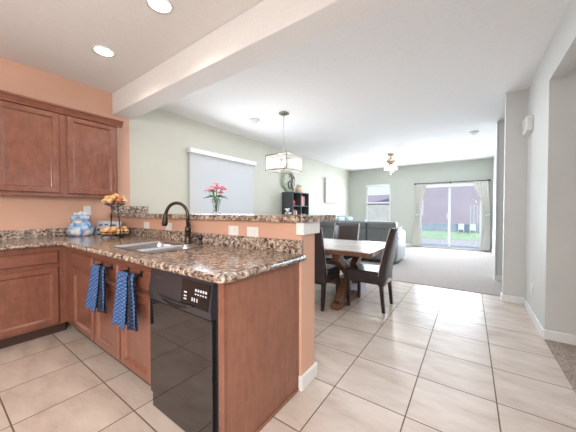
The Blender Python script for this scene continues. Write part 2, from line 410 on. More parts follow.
# right side: wall with hall opening, jog, far stub with doors
bm = B()
box(bm, RX, RX + 0.12, 3.34, 4.42, 0, CZ); box(bm, RX, RX + 0.12, 1.2, 3.34, 2.40, CZ); box(bm, RX, RX + 0.12, RY, 1.2, 0, CZ)
box(bm, RX + 0.12, 2.6, 3.34, 3.46, 0, CZ)
box(bm, 0.365, RX + 0.12, 4.42, 4.54, 0, CZ)
struct('wall_right', bm, CREAM)
bm = B(); box(bm, 0.372, 2.6, 5.7, 5.82, 0, CZ); box(bm, 1.1, 1.2, 5.82, 8.8, 0, CZ); box(bm, 0.53, 2.6, 8.8, 8.92, 0, CZ); box(bm, 0.53, 0.65, 8.92, BY, 0, CZ)
struct('wall_far_right', bm, CREAM)
bm = B(); box(bm, 2.5, 2.6, RY, 5.7, 0, CZ); struct('wall_hall', bm, CREAM)
bm = B(); box(bm, WX - 0.15, 2.6, RY - 0.15, RY, 0, CZ); struct('wall_rear', bm, CREAM)

# half wall, its white cap trim, the beam over it
bm = B(); box(bm, WX, -0.915, YH0, YH1, 0, 1.1262, 0.006)
struct('wall_half', bm, ORANGE)
bm = B()
box(bm, -0.945, -0.885, YH0 - 0.022, YH1 + 0.022, 1.042, 1.127, 0.006)
struct('trim_1', bm, WHITE)
bm = B(); box(bm, WX, RX, 1.46, 1.70, 2.465, CZ, 0.008); struct('ceiling_beam', bm, CEIL)

# baseboards
BB = lambda bm, x0, x1, y0, y1: box(bm, x0, x1, y0, y1, 0, 0.095, 0.006)
bm = B(); BB(bm, -0.93, -0.897, YH0 - 0.016, YH1 + 0.016); BB(bm, WX, -0.93, YH1, YH1 + 0.016); struct('baseboard_half', bm, WHITE)
bm = B(); BB(bm, RX - 0.016, RX, 3.34, 4.42); BB(bm, 0.349, RX, 4.404, 4.42); BB(bm, RX - 0.016, 2.5, 3.324, 3.34)
BB(bm, 0.349, 0.365, 4.42, 4.54); BB(bm, 0.372, 2.5, 5.684, 5.7); BB(bm, 0.514, 0.53, 8.93, BY); BB(bm, 0.53, 1.1, 8.784, 8.8)
struct('baseboard_right', bm, WHITE)
bm = B(); BB(bm, WX, DX0 - 0.06, BY - 0.016, BY); struct('baseboard_back', bm, WHITE)
bm = B(); BB(bm, WX, WX + 0.016, YH1 + 0.02, BY - 0.016); struct('baseboard_left', bm, WHITE)

# dining window
def window(name, axis, a0, a1, z0, z1, pos, dep, mull):
    bm = B()
    def bx(u0, u1, v0, v1, d0=0.0, d1=dep):
        if axis == 'y': box(bm, u0, u1, pos + d0, pos + d1, v0, v1)
        else: box(bm, pos - d1, pos - d0, u0, u1, v0, v1)
    bx(a0, a0 + 0.05, z0, z1); bx(a1 - 0.05, a1, z0, z1); bx(a0 + 0.05, a1 - 0.05, z0, z0 + 0.05); bx(a0 + 0.05, a1 - 0.05, z1 - 0.05, z1)
    for (u0, u1, v0, v1) in mull: bx(u0, u1, v0, v1)
    o = struct(name, bm, WHITE)
    bm = B()
    if axis == 'y': box(bm, a0 + 0.04, a1 - 0.04, pos + dep * 0.5, pos + dep * 0.5 + 0.006, z0 + 0.04, z1 - 0.04)
    else: box(bm, pos - dep * 0.5 - 0.006, pos - dep * 0.5, a0 + 0.04, a1 - 0.04, z0 + 0.04, z1 - 0.04)
    obj('window_pane', bm, PANE, o)
    return o
window('window_1', 'x', LWY0, LWY1, LWZ0, LWZ1, WX - 0.05, 0.06, [(3.32, 3.36, LWZ0, LWZ1)])
w2 = window('window_2', 'y', WX0, WX1, WZ0, WZ1, BY + 0.04, 0.06, [(WX0 + 0.05, WX1 - 0.05, 1.475, 1.53)])
bm = B(); box(bm, WX0 - 0.03, WX1 + 0.03, BY - 0.05, BY + 0.04, WZ0 - 0.03, WZ0 + 0.005, 0.004); obj('window_sill', bm, WHITE, w2)
bm = B(); box(bm, WX0 + 0.01, WX1 - 0.01, BY - 0.04, BY + 0.03, WZ1 - 0.08, WZ1 - 0.005, 0.005); obj('blind_headrail', bm, WHITE, w2)
# sliding patio door
d1 = window('door_1', 'y', DX0, DX1, 0.01, DZ1, BY + 0.03, 0.07, [(-0.575, -0.51, 0.05, DZ1 - 0.04)])
bm = B(); box(bm, DX0 + 0.0, DX1 - 0.0, BY - 0.06, BY - 0.004, 1.955, 2.06, 0.006); obj('blind_headrail', bm, WHITE, d1)
bm = B(); box(bm, -0.61, -0.59, BY + 0.0, BY + 0.03, 0.95, 1.15, 0.005); obj('door_handle', bm, PLATE, d1)
# white casing on the end of the far stub wall
bm = B(); box(bm, 0.352, 0.372, 5.685, 5.835, 0, CZ - 0.02, 0.004); struct('trim_2', bm, WHITE)
bm = B(); box(bm, 0.512, 0.53, 8.79, 8.93, 0, CZ - 0.02, 0.004); struct('trim_3', bm, WHITE)

# ------------------------------------------------------------------ outdoors
bm = B(); box(bm, -12, 10, BY + 0.15, 10.9, -0.3, -0.03); struct('patio_slab', bm, CONC)
bm = B(); box(bm, -12, 10, 10.9, 13.9, -0.3, -0.09); struct('gravel_ground', bm, GRAVEL)
bm = B(); box(bm, -25, 18, 13.9, 18.6, -0.3, -0.08); struct('lawn_ground', bm, GRASS)
bm = B(); box(bm, -30, 26, 18.6, 60, -0.3, -0.06); box(bm, -30, WX - 0.15, -6, 13.9, -0.3, -0.06); struct('yard_ground', bm, GRAVEL)
bm = B(); box(bm, -2.9, 9, 18.7, 18.95, -0.1, 0.42); o = obj('garden_wall', bm, BLUEW); tag(o, 'low blue-grey garden wall along the far edge of the lawn', 'wall'); 
bm = B(); box(bm, -16, -3.3, 17.9, 18.15, -0.1, 1.62); o = obj('block_fence', bm, STUCCO2); tag(o, 'pale pinkish block fence seen through the far window', 'fence')
t = thing('house', 'mauve stucco neighbouring house seen through the sliding door', 'house', (3.0, 27, -0.06))
bm = B(); box(bm, -7.6, 8, -3, 4, 0, 5.6); obj('wall', bm, STUCCO, t)
bm = B(); prism(bm, [(-3.6, 5.6), (4.6, 5.6), (0.5, 7.4)], 'x', -8.1, 8.5); obj('roof', bm, ROOFM, t)
for k, (x, z) in enumerate(((-7.2, 0.9), (2.6, 0.9), (5.2, 0.9))):
    bm = B(); rings_panel(bm, x, x + 1.0, z, z + 1.3, [(0, 0.0), (0, -0.06), (0.08, -0.06), (0.08, -0.02)], -3.0); f = obj('house_window', bm, WHITE, t)
    bm = B(); box(bm, x + 0.09, x + 0.91, -3.035, -3.025, z + 0.09, z + 1.21); obj('house_pane', bm, BLUEW, f)
t = thing('house', 'low mauve roofed house behind the pale block fence', 'house', (-10.0, 33, -0.06))
bm = B(); box(bm, -9, 4.5, -3, 4, 0, 2.2); obj('wall', bm, STUCCO2, t)
bm = B(); prism(bm, [(-3.6, 2.1), (4.6, 2.1), (0.5, 3.3)], 'x', -9.5, 5.0); obj('roof', bm, ROOFM, t)
t = thing('trellis', 'pale lattice trellis standing at the edge of the lawn outside', 'trellis', (0.0, 18.35, -0.08))
bm = B()
for k in range(7): box(bm, k * 0.16, 0.03 + k * 0.16, -0.02, 0.02, 0, 1.62)
objs('upright', bm, WHITE, t)
bm = B()
for k in range(8): box(bm, 0, 0.99, -0.04, -0.02, 0.15 + k * 0.19, 0.18 + k * 0.19)
objs('crossbar', bm, STUCCO2, t)
def patio_chair(x, y, label):
    t = thing('patio_chair', label, 'chair', (x, y, -0.08), 0, 'white chairs on the lawn')
    t.scale = (0.6, 0.6, 0.62)
    bm = B(); box(bm, -0.24, 0.24, -0.24, 0.24, 0.38, 0.42, 0.01); obj('seat', bm, WHITE, t)
    bm = B(); q = B(); box(q, -0.23, 0.23, -0.015, 0.015, 0, 0.5, 0.01); merge(bm, q, Matrix.Translation((0, 0.22, 0.40)) @ Matrix.Rotation(R(-10), 4, 'X')); obj('backrest', bm, WHITE, t)
    for sx in (-1, 1):
        for sy in (-1, 1):
            bm = B(); tube(bm, [(sx * 0.23, sy * 0.23, 0), (sx * 0.20, sy * 0.20, 0.38)], 0.018, 6); obj('leg', bm, WHITE, t)
patio_chair(-0.42, 17.6, 'white patio chair on the lawn nearer the middle of the sliding door')
patio_chair(0.12, 17.3, 'white patio chair on the lawn nearer the lattice trellis')

# ------------------------------------------------------------------ cabinets
DOORP = [(0, 0.019), (0, 0.008), (0.010, -0.003), (0.050, -0.003), (0.052, -0.002), (0.067, 0.014), (0.070, 0.015)]
DRAWP = [(0, 0.019), (0, 0.008), (0.011, -0.003)]
def front_box(bm, w_, d, z0, z1):
    box(bm, 0, w_, 0.019, d, z0, z1)
def base_cabinet(name, label, loc, rotz, w_, bays, hollow=False, cat='cabinet'):
    t = thing(name, label, cat, loc, rotz)
    bm = B()
    if hollow:
        box(bm, 0, w_, 0.019, 0.038, 0.10, 0.872); box(bm, 0, 0.018, 0.038, 0.59, 0.10, 0.872); box(bm, w_ - 0.018, w_, 0.038, 0.59, 0.10, 0.872); box(bm, 0.018, w_ - 0.018, 0.038, 0.59, 0.10, 0.118)
    else: front_box(bm, w_, 0.59, 0.10, 0.872)
    obj('body', bm, WOOD, t)
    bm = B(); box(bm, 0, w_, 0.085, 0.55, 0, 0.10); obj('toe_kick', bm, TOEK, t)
    for (x0, x1, kind) in bays:
        bm = B(); rings_panel(bm, x0, x1, 0.700, 0.818, DRAWP); obj('drawer', bm, WOODX, t)
        bm = B(); rings_panel(bm, x0, x1, 0.118, 0.668, DOORP); obj('door', bm, WOOD, t)
    return t
PY = 0.80
base_cabinet('base_cabinet', 'single-door reddish-brown base cabinet in the corner beside the blue towels', (-3.258, PY, 0), 0, 0.743, [(0.233, 0.718, 0)])
base_cabinet('sink_cabinet', 'two-door reddish-brown base cabinet below the sink with towels on it', (-2.515, PY, 0), 0, 0.93, [(0.022, 0.452, 0), (0.50, 0.925, 0)], True)
base_cabinet('base_cabinet', 'wide reddish-brown base cabinet along the wall under the upper cabinets', (-3.24, -0.45, 0), PI / 2, 1.27, [(0.03, 0.62, 0), (0.66, 1.207, 0)])
# blind corner behind both runs
# end panel of the peninsula
t = thing('end_panel', 'flat brown wood end panel closing the counter run by the dishwasher', 'panel', (-0.950, 0.82, 0))
bm = B(); box(bm, 0, 0.018, 0.0, YH0 - 0.822, 0, 0.872); obj('panel', bm, PANELW, t)
bm = B(); box(bm, -0.019, 0.021, -0.02, 0.0, 0, 0.872, 0.002); obj('front_stile', bm, WOOD, t)
bm = B(); box(bm, 0.018, 0.028, 0.0, YH0 - 0.822, 0, 0.018, 0.004); obj('shoe_strip', bm, PANELW, t)

# dishwasher
t = thing('dishwasher', 'glossy black dishwasher at the end of the counter run', 'dishwasher', (-1.582, PY - 0.012, 0))
DWW = 0.580
bm = B(); box(bm, 0.004, DWW + 0.030, 0.03, 0.57, 0.10, 0.868); obj('tub', bm, BLACKP, t)
bm = B(); box(bm, 0.0, DWW, 0.0, 0.03, 0.105, 0.672, 0.004); obj('door', bm, BLACKG, t)
bm = B(); prism(bm, [(0.0, 0.676), (0.03, 0.676), (0.03, 0.856), (0.012, 0.856), (-0.006, 0.72)], 'x', 0, DWW); pnl = obj('control_panel', bm, BLACKP, t)
bm = B(); prism(bm, [(-0.0065, 0.715), (0.0, 0.715), (0.0095, 0.838), (0.0035, 0.842), (-0.0065, 0.722)], 'x', 0.335, 0.565); obj('display', bm, DISPL, pnl)
bm = B()
pos = random.Random(3)
def lab(x0, x1, z0, z1):
    y = lambda z: -0.0075 + (z - 0.722) * 0.0835
    a = [bm.verts.new(p) for p in ((x0, y(z0), z0), (x1, y(z0), z0), (x1, y(z1), z1), (x0, y(z1), z1))]
    bb = [bm.verts.new((v.co.x, v.co.y + 0.001, v.co.z)) for v in a]
    for k in range(4): bm.faces.new((a[k], a[(k + 1) % 4], bb[(k + 1) % 4], bb[k]))
    bm.faces.new(a); bm.faces.new(bb[::-1])
for x in (0.455, 0.475, 0.495, 0.515, 0.535):
    lab(x, x + 0.012, 0.796, 0.808); lab(x, x + 0.010, 0.779, 0.786)
for x in (0.43, 0.448, 0.470): lab(x, x + 0.008, 0.744, 0.762)
for z in (0.742, 0.757, 0.776): lab(0.362, 0.385, z, z + 0.007)
objs('button', bm, LABELW, pnl)
bm = B(); 
for k in range(6): box(bm, 0.050 + k * 0.012, 0.059 + k * 0.012, 0.0050, 0.0100, 0.806, 0.817)
obj('badge', bm, SLOT, pnl)
bm = B()
N = 14
top = [(0.13 + 0.30 * k / N, 0.716 - 0.004 * math.sin(PI * k / N)) for k in range(N + 1)]
bot = [(0.13 + 0.30 * k / N, 0.716 - 0.034 * math.sin(PI * k / N)) for k in range(N, -1, -1)]
prism(bm, top + bot[1:-1], 'y', -0.012, 0.004); obj('handle_recess', bm, DISPL, pnl)
bm = B(); tube(bm, [(0.12 + 0.32 * k / N, -0.012, 0.718 - 0.006 * math.sin(PI * k / N)) for k in range(N + 1)], 0.005, 8); obj('handle', bm, BLACKP, pnl)
bm = B(); box(bm, 0.0, DWW, 0.014, 0.04, 0.008, 0.10); obj('kick_plate', bm, BLACKG, t)

# upper cabinets
t = thing('upper_cabinet', 'reddish-brown wall cabinet with recessed panel doors and crown moulding', 'cabinet', (-3.54, -0.14, 1.37), PI / 2)
UW = 1.54
bm = B(); box(bm, 0, UW, 0.02, 0.31, 0, 0.875); obj('body', bm, WOOD, t)
for x0, x1 in ((0.03, 0.475), (0.527, 0.99), (1.05, 1.515)):
    bm = B(); rings_panel(bm, x0, x1, 0.016, 0.856, DOORP); obj('door', bm, WOOD, t)
bm = B()
prof = [(0.02, 0.86), (-0.004, 0.86), (-0.010, 0.876), (-0.030, 0.905), (-0.045, 0.915), (-0.048, 0.93), (0.02, 0.93)]
prism(bm, prof, 'x', -0.0, UW + 0.048)
prism(bm, [(UW + 0.0, 0.86), (UW + 0.024, 0.876), (UW + 0.044, 0.915), (UW + 0.048, 0.93), (UW, 0.93)], 'y', 0.02, 0.31)
obj('crown_moulding', bm, WOODX, t)
bm = B(); box(bm, 0, UW + 0.003, 0.016, 0.31, -0.012, 0.0); obj('light_rail', bm, WOODX, t)

# ------------------------------------------------------------------ worktop with sink cut-out
ZT, ZB = 0.914, 0.872
xs0, xs1, ys0, ys1 = -2.38, -1.74, 0.885, 1.30          # sink opening
ct = thing('countertop', 'L-shaped speckled brown granite worktop with backsplash around the sink', 'countertop', (0, 0, 0))
bm = B()
CX, CY = -0.898, 0.768
def slab(x0, x1, y0, y1): box(bm, x0, x1, y0, y1, ZB, ZT)
slab(WX, -3.19, -0.46, CY)
slab(WX, xs0, CY, YH0); slab(xs0, xs1, CY, ys0); slab(xs0, xs1, ys1, YH0)
cr_ = 0.05
poly = [(xs1, CY)] + [(CX - cr_ + cr_ * math.sin(a * PI / 16), CY + cr_ - cr_ * math.cos(a * PI / 16)) for a in range(9)] + [(CX, YH0), (xs1, YH0)]
prism(bm, poly, 'z', ZB, ZT)
# eased nosing
tube(bm, [(-3.19, -0.46, (ZT + ZB) / 2), (-3.19, CY, (ZT + ZB) / 2), (CX - cr_, CY, (ZT + ZB) / 2)] +
     [(CX - cr_ + cr_ * math.sin(a * PI / 12), CY + cr_ - cr_ * math.cos(a * PI / 12), (ZT + ZB) / 2) for a in range(1, 7)] + [(CX, YH0, (ZT + ZB) / 2)], (ZT - ZB) / 2, 12)
obj('slab', bm, GRAN, ct)
bm = B(); box(bm, WX, WX + 0.022, -0.46, YH0, ZT, 1.005, 0.003); box(bm, WX + 0.022, CX, YH0 - 0.022, YH0, ZT, 1.005, 0.003); obj('backsplash', bm, GRAN, ct)

# raised bar top
t = thing('bar_top', 'raised speckled granite bar top on the half wall', 'countertop', (0, 0, 1.127))
bm = B(); 
r_ = 0.035; bx0, bx1, by0, by1 = WX, -0.862, 1.408, 1.905
poly = [(bx0, by0)] + [(bx1 - r_ + r_ * math.sin(a * PI / 12), by0 + r_ - r_ * math.cos(a * PI / 12)) for a in range(7)] + \
       [(bx1 - r_ + r_ * math.cos(a * PI / 12), by1 - r_ + r_ * math.sin(a * PI / 12)) for a in range(7)] + [(bx0, by1)]
prism(bm, poly, 'z', 0.0, 0.042); obj('slab', bm, GRAN, t)
bm = B(); box(bm, WX, WX + 0.022, by0 + 0.03, by1, 0.042, 0.140, 0.003); obj('side_splash', bm, GRAN, t)

# sink
t = thing('sink', 'stainless steel double-bowl sink set in the granite worktop', 'sink', ((xs0 + xs1) / 2, (ys0 + ys1) / 2, ZT))
hw, hd = (xs1 - xs0) / 2, (ys1 - ys0) / 2
def bowl(x0, x1, y0, y1, dep):
    bm = B()
    def ring(ins, z, r=0.05):
        out = []
        for cx_, cy_, a0 in ((x1 - ins - r, y1 - ins - r, 0), (x0 + ins + r, y1 - ins - r, 90), (x0 + ins + r, y0 + ins + r, 180), (x1 - ins - r, y0 + ins + r, 270)):
            for k in range(5):
                a = R(a0 + k * 22.5); out.append(bm.verts.new((cx_ + r * math.cos(a), cy_ + r * math.sin(a), z)))
        return out
    RR = [ring(-0.006, 0.0035), ring(0.0, 0.004), ring(0.012, 0.001), ring(0.016, -0.02), ring(0.024, -dep + 0.03), ring(0.055, -dep)]
    for A, C_ in zip(RR, RR[1:]):
        for k in range(20):
            f = bm.faces.new((A[k], A[(k + 1) % 20], C_[(k + 1) % 20], C_[k])); f.smooth = True
    bm.faces.new(RR[-1]); return bm
obj('bowl', bowl(-hw - 0.005, 0.065, -hd - 0.005, hd + 0.005, 0.19), STEEL, t)
obj('bowl', bowl(0.075, hw + 0.005, -hd - 0.005, hd + 0.005, 0.15), STEEL, t)
bm = B(); lathe(bm, [(0.045, 0.0), (0.04, 0.004), (0.01, 0.002)], 20, (-0.13, 0, -0.189)); lathe(bm, [(0.045, 0.0), (0.04, 0.004), (0.01, 0.002)], 20, (0.20, 0, -0.149)); objs('drain', bm, NICKEL, t)

# faucet
t = thing('faucet', 'tall dark bronze gooseneck kitchen faucet behind the sink', 'faucet', (-2.06, 1.368, ZT))
bm = B(); lathe(bm, [(0.032, 0), (0.032, 0.006), (0.024, 0.02), (0.022, 0.10), (0.026, 0.105), (0.026, 0.135), (0.018, 0.15)], 20); obj('body', bm, BRONZE, t)
ang = R(204); dx, dy = math.cos(ang) , math.sin(ang)
bm = B(); Rg = 0.108
pts = [(0, 0, 0.12), (0, 0, 0.25)] + [(dx * (Rg - Rg * math.cos(a * PI / 14)), dy * (Rg - Rg * math.cos(a * PI / 14)), 0.25 + Rg * math.sin(a * PI / 14)) for a in range(1, 14)]
tube(bm, pts, 0.0145, 12); obj('neck', bm, BRONZE, t)
ex = pts[-1]; dv = (Vector(pts[-1]) - Vector(pts[-2])).normalized(); e2 = Vector(ex) + dv * 0.03; dv = Vector((dx * 0.12, dy * 0.12, -1)).normalized(); e3 = e2 + dv * 0.075
bm = B(); tube(bm, [ex, e2, e3, e3 + dv * 0.02], [0.016, 0.019, 0.026, 0.022], 14); obj('spray_head', bm, BRONZE, t)
bm = B(); tube(bm, [(0.02, -0.01, 0.085), (0.05, -0.015, 0.09)], 0.014, 10); tube(bm, [(0.045, -0.015, 0.09), (0.06, -0.015, 0.14), (0.052, -0.015, 0.20)], [0.008, 0.007, 0.006], 8); obj('lever', bm, BRONZE, t)
t = thing('soap_dispenser', 'short dark soap dispenser beside the faucet', 'soap dispenser', (-1.895, 1.378, ZT))
bm = B(); lathe(bm, [(0.024, 0), (0.024, 0.006), (0.015, 0.014), (0.015, 0.045), (0.02, 0.05), (0.02, 0.075), (0.008, 0.082)], 16); obj('base', bm, BRONZE, t)
bm = B(); tube(bm, [(0, 0, 0.066), (-0.03, -0.03, 0.070), (-0.055, -0.055, 0.055)], 0.009, 8); obj('spout', bm, BRONZE, t)

# outlets
def outlet(loc, rotz, label, kind='outlet', w_=0.115):
    h_ = 0.058 if w_ < 0.1 else 0.038; k_ = 0.034 if w_ < 0.1 else 0.026
    t = thing(kind, label, 'outlet', loc, rotz)
    bm = B(); box(bm, -w_ / 2, w_ / 2, -0.006, 0, -h_, h_, 0.003); obj('cover_plate', bm, PLATE, t)
    bm = B()
    for u in ((-0.029, 0.029) if w_ > 0.1 else (0,)):
        box(bm, u - 0.017, u + 0.017, -0.009, -0.005, -k_, k_, 0.002)
    objs('insert', bm, PLATE, t)
outlet((WX, 1.172, 1.205), PI / 2, 'white outlet plate on the peach wall behind the blue jar', w_=0.075)
outlet((-2.955, YH0, 1.042), 0, 'white outlet plate on the half wall nearest the fruit stand')
outlet((-2.507, YH0, 1.042), 0, 'white outlet plate on the half wall just left of the faucet')
outlet((-1.56, YH0, 1.042), 0, 'white outlet plate right of the faucet, first of a close pair')
outlet((-1.35, YH0, 1.042), 0, 'white outlet plate on the half wall nearest the white end trim')
outlet((RX, 3.95, 0.32), -PI / 2, 'small white outlet low on the right wall above the baseboard', w_=0.075)

# ------------------------------------------------------------------ towels on bars
def towel(label, cx, top_w, bot_w, shift, z0, z1, barlabel):
    tb = thing('towel_bar', barlabel, 'towel bar', (cx, PY, z1 - 0.012))
    bm = B(); tube(bm, [(-0.09, 0.0, 0), (-0.09, -0.035, 0), (0.09, -0.035, 0), (0.09, 0.0, 0)], 0.006, 8); ball(bm, (-0.09, -0.036, 0), 0.009); ball(bm, (0.09, -0.036, 0), 0.009)
    obj('bar', bm, WIRE, tb)
    bm = B(); box(bm, -0.103, -0.077, -0.006, 0.000, -0.02, 0.02, 0.001); box(bm, 0.077, 0.103, -0.006, 0.000, -0.02, 0.02, 0.001); objs('mount', bm, WIRE, tb)
    t = thing('dish_towel', label, 'towel', (cx, PY - 0.035, z1))
    def sheet(u0, u1, yb, sgn, ph, zlow, nm, mat):
        bm = B(); NU, NV = 26, 22; rows = []
        for j in range(NV + 1):
            v = j / NV; z = -v * (z1 - zlow); row = []
            for i in range(NU + 1):
                u = u0 + (u1 - u0) * i / NU
                ww = top_w + (bot_w - top_w) * v ** 0.8
                x = (u - 0.5) * ww + shift * v
                fold = 0.012 * (0.25 + v) * math.sin(u * 19 + ph) + 0.005 * math.sin(u * 41 + 3 * v)
                y = yb + sgn * (0.010 * min(1, v * 12)) + fold * min(1, v * 4 + .15)
                row.append(bm.verts.new((x, y, z + 0.006 * math.sin(u * 9 + ph) * v)))
            rows.append(row)
        for j in range(NV):
            for i in range(NU):
                f = bm.faces.new((rows[j][i], rows[j][i + 1], rows[j + 1][i + 1], rows[j + 1][i])); f.smooth = True
        o = obj(nm, bm, mat, t); s = o.modifiers.new('thickness', 'SOLIDIFY'); s.thickness = 0.006; s.offset = 0
        return o
    sheet(0.0, 0.64, -0.022, -1, 0.4, z0, 'front_fold', TOWB)
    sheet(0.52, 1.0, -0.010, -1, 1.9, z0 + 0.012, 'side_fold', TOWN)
    sheet(0.90, 1.06, -0.020, -1, 2.6, z0 + 0.03, 'edge_fold', TOWB)
towel('blue waffle dish towel hanging nearer the corner cabinet', -2.225, 0.20, 0.35, -0.09, 0.455, 0.802, 'black towel bar on the sink cabinet nearer the corner')
towel('blue waffle dish towel hanging nearer the dishwasher', -1.785, 0.195, 0.32, -0.045, 0.452, 0.812, 'black towel bar on the sink cabinet nearer the dishwasher')

# ------------------------------------------------------------------ counter decor
t = thing('cookie_jar', 'blue painted ceramic cookie jar in the counter corner', 'jar', (-3.69, 1.06, ZT), PI / 2)
bm = B(); lathe(bm, [(0.095, 0), (0.108, 0.008), (0.120, 0.04), (0.122, 0.07), (0.112, 0.115), (0.090, 0.155), (0.078, 0.174), (0.076, 0.186)], 30)
jar = obj('body', bm, CERAM, t)
bm = B(); lathe(bm, [(0.086, 0.186), (0.091, 0.191), (0.091, 0.222), (0.084, 0.237), (0.055, 0.246), (0.0, 0.250)], 28, caps=False); lid = obj('lid', bm, CERB, t)
lid.data.materials[0] = CERAM
bm = B()
for k in range(6): ball(bm, (0.045 * math.cos(k * PI / 3), 0.045 * math.sin(k * PI / 3), 0.252), 0.02, 1, 1, 0.8)
ball(bm, (0, 0, 0.260), 0.024); obj('lid_flower', bm, PLATE, lid)

t = thing('easel_sign', 'small pale blue sign leaning behind the fruit stand', 'sign', (-3.595, 1.285, ZT), R(12))
tilt = Matrix.Rotation(R(-14), 4, 'X')
def tilted(*a, bev=0.0):
    q = B(); box(q, *a, bev); m_ = B(); merge(m_, q, tilt); return m_
obj('board', tilted(-0.215, 0.215, -0.008, 0.008, 0.004, 0.165, bev=0.003), SIGNW, t)
bm = B()
for (x0, x1, z0, z1) in ((-0.19, -0.10, 0.105, 0.125), (-0.08, 0.0, 0.11, 0.132), (0.03, 0.15, 0.10, 0.128), (-0.20, -0.13, 0.04, 0.07), (-0.03, 0.10, 0.06, 0.075), (0.12, 0.19, 0.035, 0.055)):
    q = B(); prism(q, [(x0, z0), (x1, z0 + 0.004), (x1 - 0.012, z1), (x0 + 0.02, z1 - 0.004)], 'y', -0.0095, -0.0075); merge(bm, q, tilt)
objs('print', bm, NAVY, t)
bm = B(); box(bm, -0.12, 0.12, -0.035, 0.02, 0, 0.012, 0.003); obj('stand', bm, WIRE, t)

FX, FY = -3.165, 1.215
t = thing('fruit_stand', 'two-tier black wire stand with bowls of fruit on the counter', 'fruit stand', (FX, FY, ZT))
ZF = 0.006
def wire_bowl(zc, r, nm):
    bm = B()
    for rr, zz in ((r, 0.055), (r * 0.85, 0.025), (r * 0.5, 0.006)):
        tube(bm, [(rr * math.cos(2 * PI * k / 24), rr * math.sin(2 * PI * k / 24), zc + zz) for k in range(24)], 0.004, 6, True)
    for k in range(12):
        a = 2 * PI * k / 12
        tube(bm, [(q * r * math.cos(a), q * r * math.sin(a), zc + z) for q, z in ((0.05, 0.004), (0.5, 0.006), (0.85, 0.025), (1.0, 0.055))], 0.0025, 5)
    return obj(nm, bm, WIRE, t)
wire_bowl(0.012, 0.145, 'lower_bowl'); wire_bowl(0.335, 0.110, 'upper_bowl')
bm = B()
for s_ in (-1, 1):
    a = R(-4)
    tube(bm, [(s_ * 0.138 * math.cos(a), s_ * 0.138 * math.sin(a), 0.007), (s_ * 0.149 * math.cos(a), s_ * 0.149 * math.sin(a), 0.08), (s_ * 0.115 * math.cos(a), s_ * 0.115 * math.sin(a), 0.22), (s_ * 0.088 * math.cos(a), s_ * 0.088 * math.sin(a), 0.28), (s_ * 0.112 * math.cos(a), s_ * 0.112 * math.sin(a), 0.39)], 0.006, 8)
objs('upright', bm, WIRE, t)
bm = B()
for k in range(3):
    a = 2 * PI * k / 3; tube(bm, [(0.10 * math.cos(a), 0.10 * math.sin(a), 0.024), (0.13 * math.cos(a), 0.13 * math.sin(a), 0.004)], 0.006, 6)
objs('foot', bm, WIRE, t)
def fruit_mesh(mat):
    bm = B(); lathe(bm, [(0.002, -0.03), (0.022, -0.026), (0.036, -0.008), (0.037, 0.006), (0.028, 0.024), (0.010, 0.032), (0.004, 0.042)], 12); 
    return bm
protos = {}
def fruit(x, y, z, mat, rz, tilt_, s, lbl, grp):
    if mat.name not in protos:
        o = thing('fruit', lbl, 'fruit', (0, 0, 0), 0, grp)
        bm = fruit_mesh(mat); p = obj('flesh', bm, mat, o)
        bm = B(); tube(bm, [(0, 0, 0.038), (0.003, 0, 0.052)], 0.003, 6); obj('stem', bm, BRASS, o)
        protos[mat.name] = o; r = o
    else:
        r = dup(protos[mat.name], (0, 0, 0), 0, lbl, grp)
    r.location = (x, y, z); r.rotation_euler = (tilt_, tilt_ * 0.5, rz); r.scale = (s, s, s)
    r['label'] = lbl; r['group'] = grp
rf = random.Random(11)
mats3 = [FRUITC, FRUITB, FRUITA]
nm3 = ['amber', 'cream', 'orange-brown']
LOW = [(0.113, k * 40, 0.050) for k in range(9)] + [(0.070, 15 + k * 60, 0.036) for k in range(6)] + [(0.0, 0, 0.036)] + [(0.082, 20 + k * 51.4, 0.078) for k in range(7)]
UPP = [(0.086, k * 51.4, 0.056) for k in range(7)] + [(0.040, 15 + k * 90, 0.046) for k in range(4)] + [(0.068, 20 + k * 60, 0.090) for k in range(6)] + [(0.02, 0, 0.112)]
for (zb, spots, place, grp) in ((ZT + 0.012, LOW, 'lower', 'fruit in the lower wire bowl'), (ZT + 0.335, UPP, 'upper', 'fruit in the upper wire bowl')):
    for i, (r0, a, dz) in enumerate(spots):
        k = rf.choice((0, 1, 2))
        fruit(FX + r0 * math.cos(R(a)), FY + r0 * math.sin(R(a)), zb + dz, mats3[k], rf.uniform(0, 6), rf.uniform(-0.8, 0.8), rf.uniform(0.78, 0.92),
              'small round %s fruit piled in the %s wire bowl' % (nm3[k], place), grp + ', ' + nm3[k])

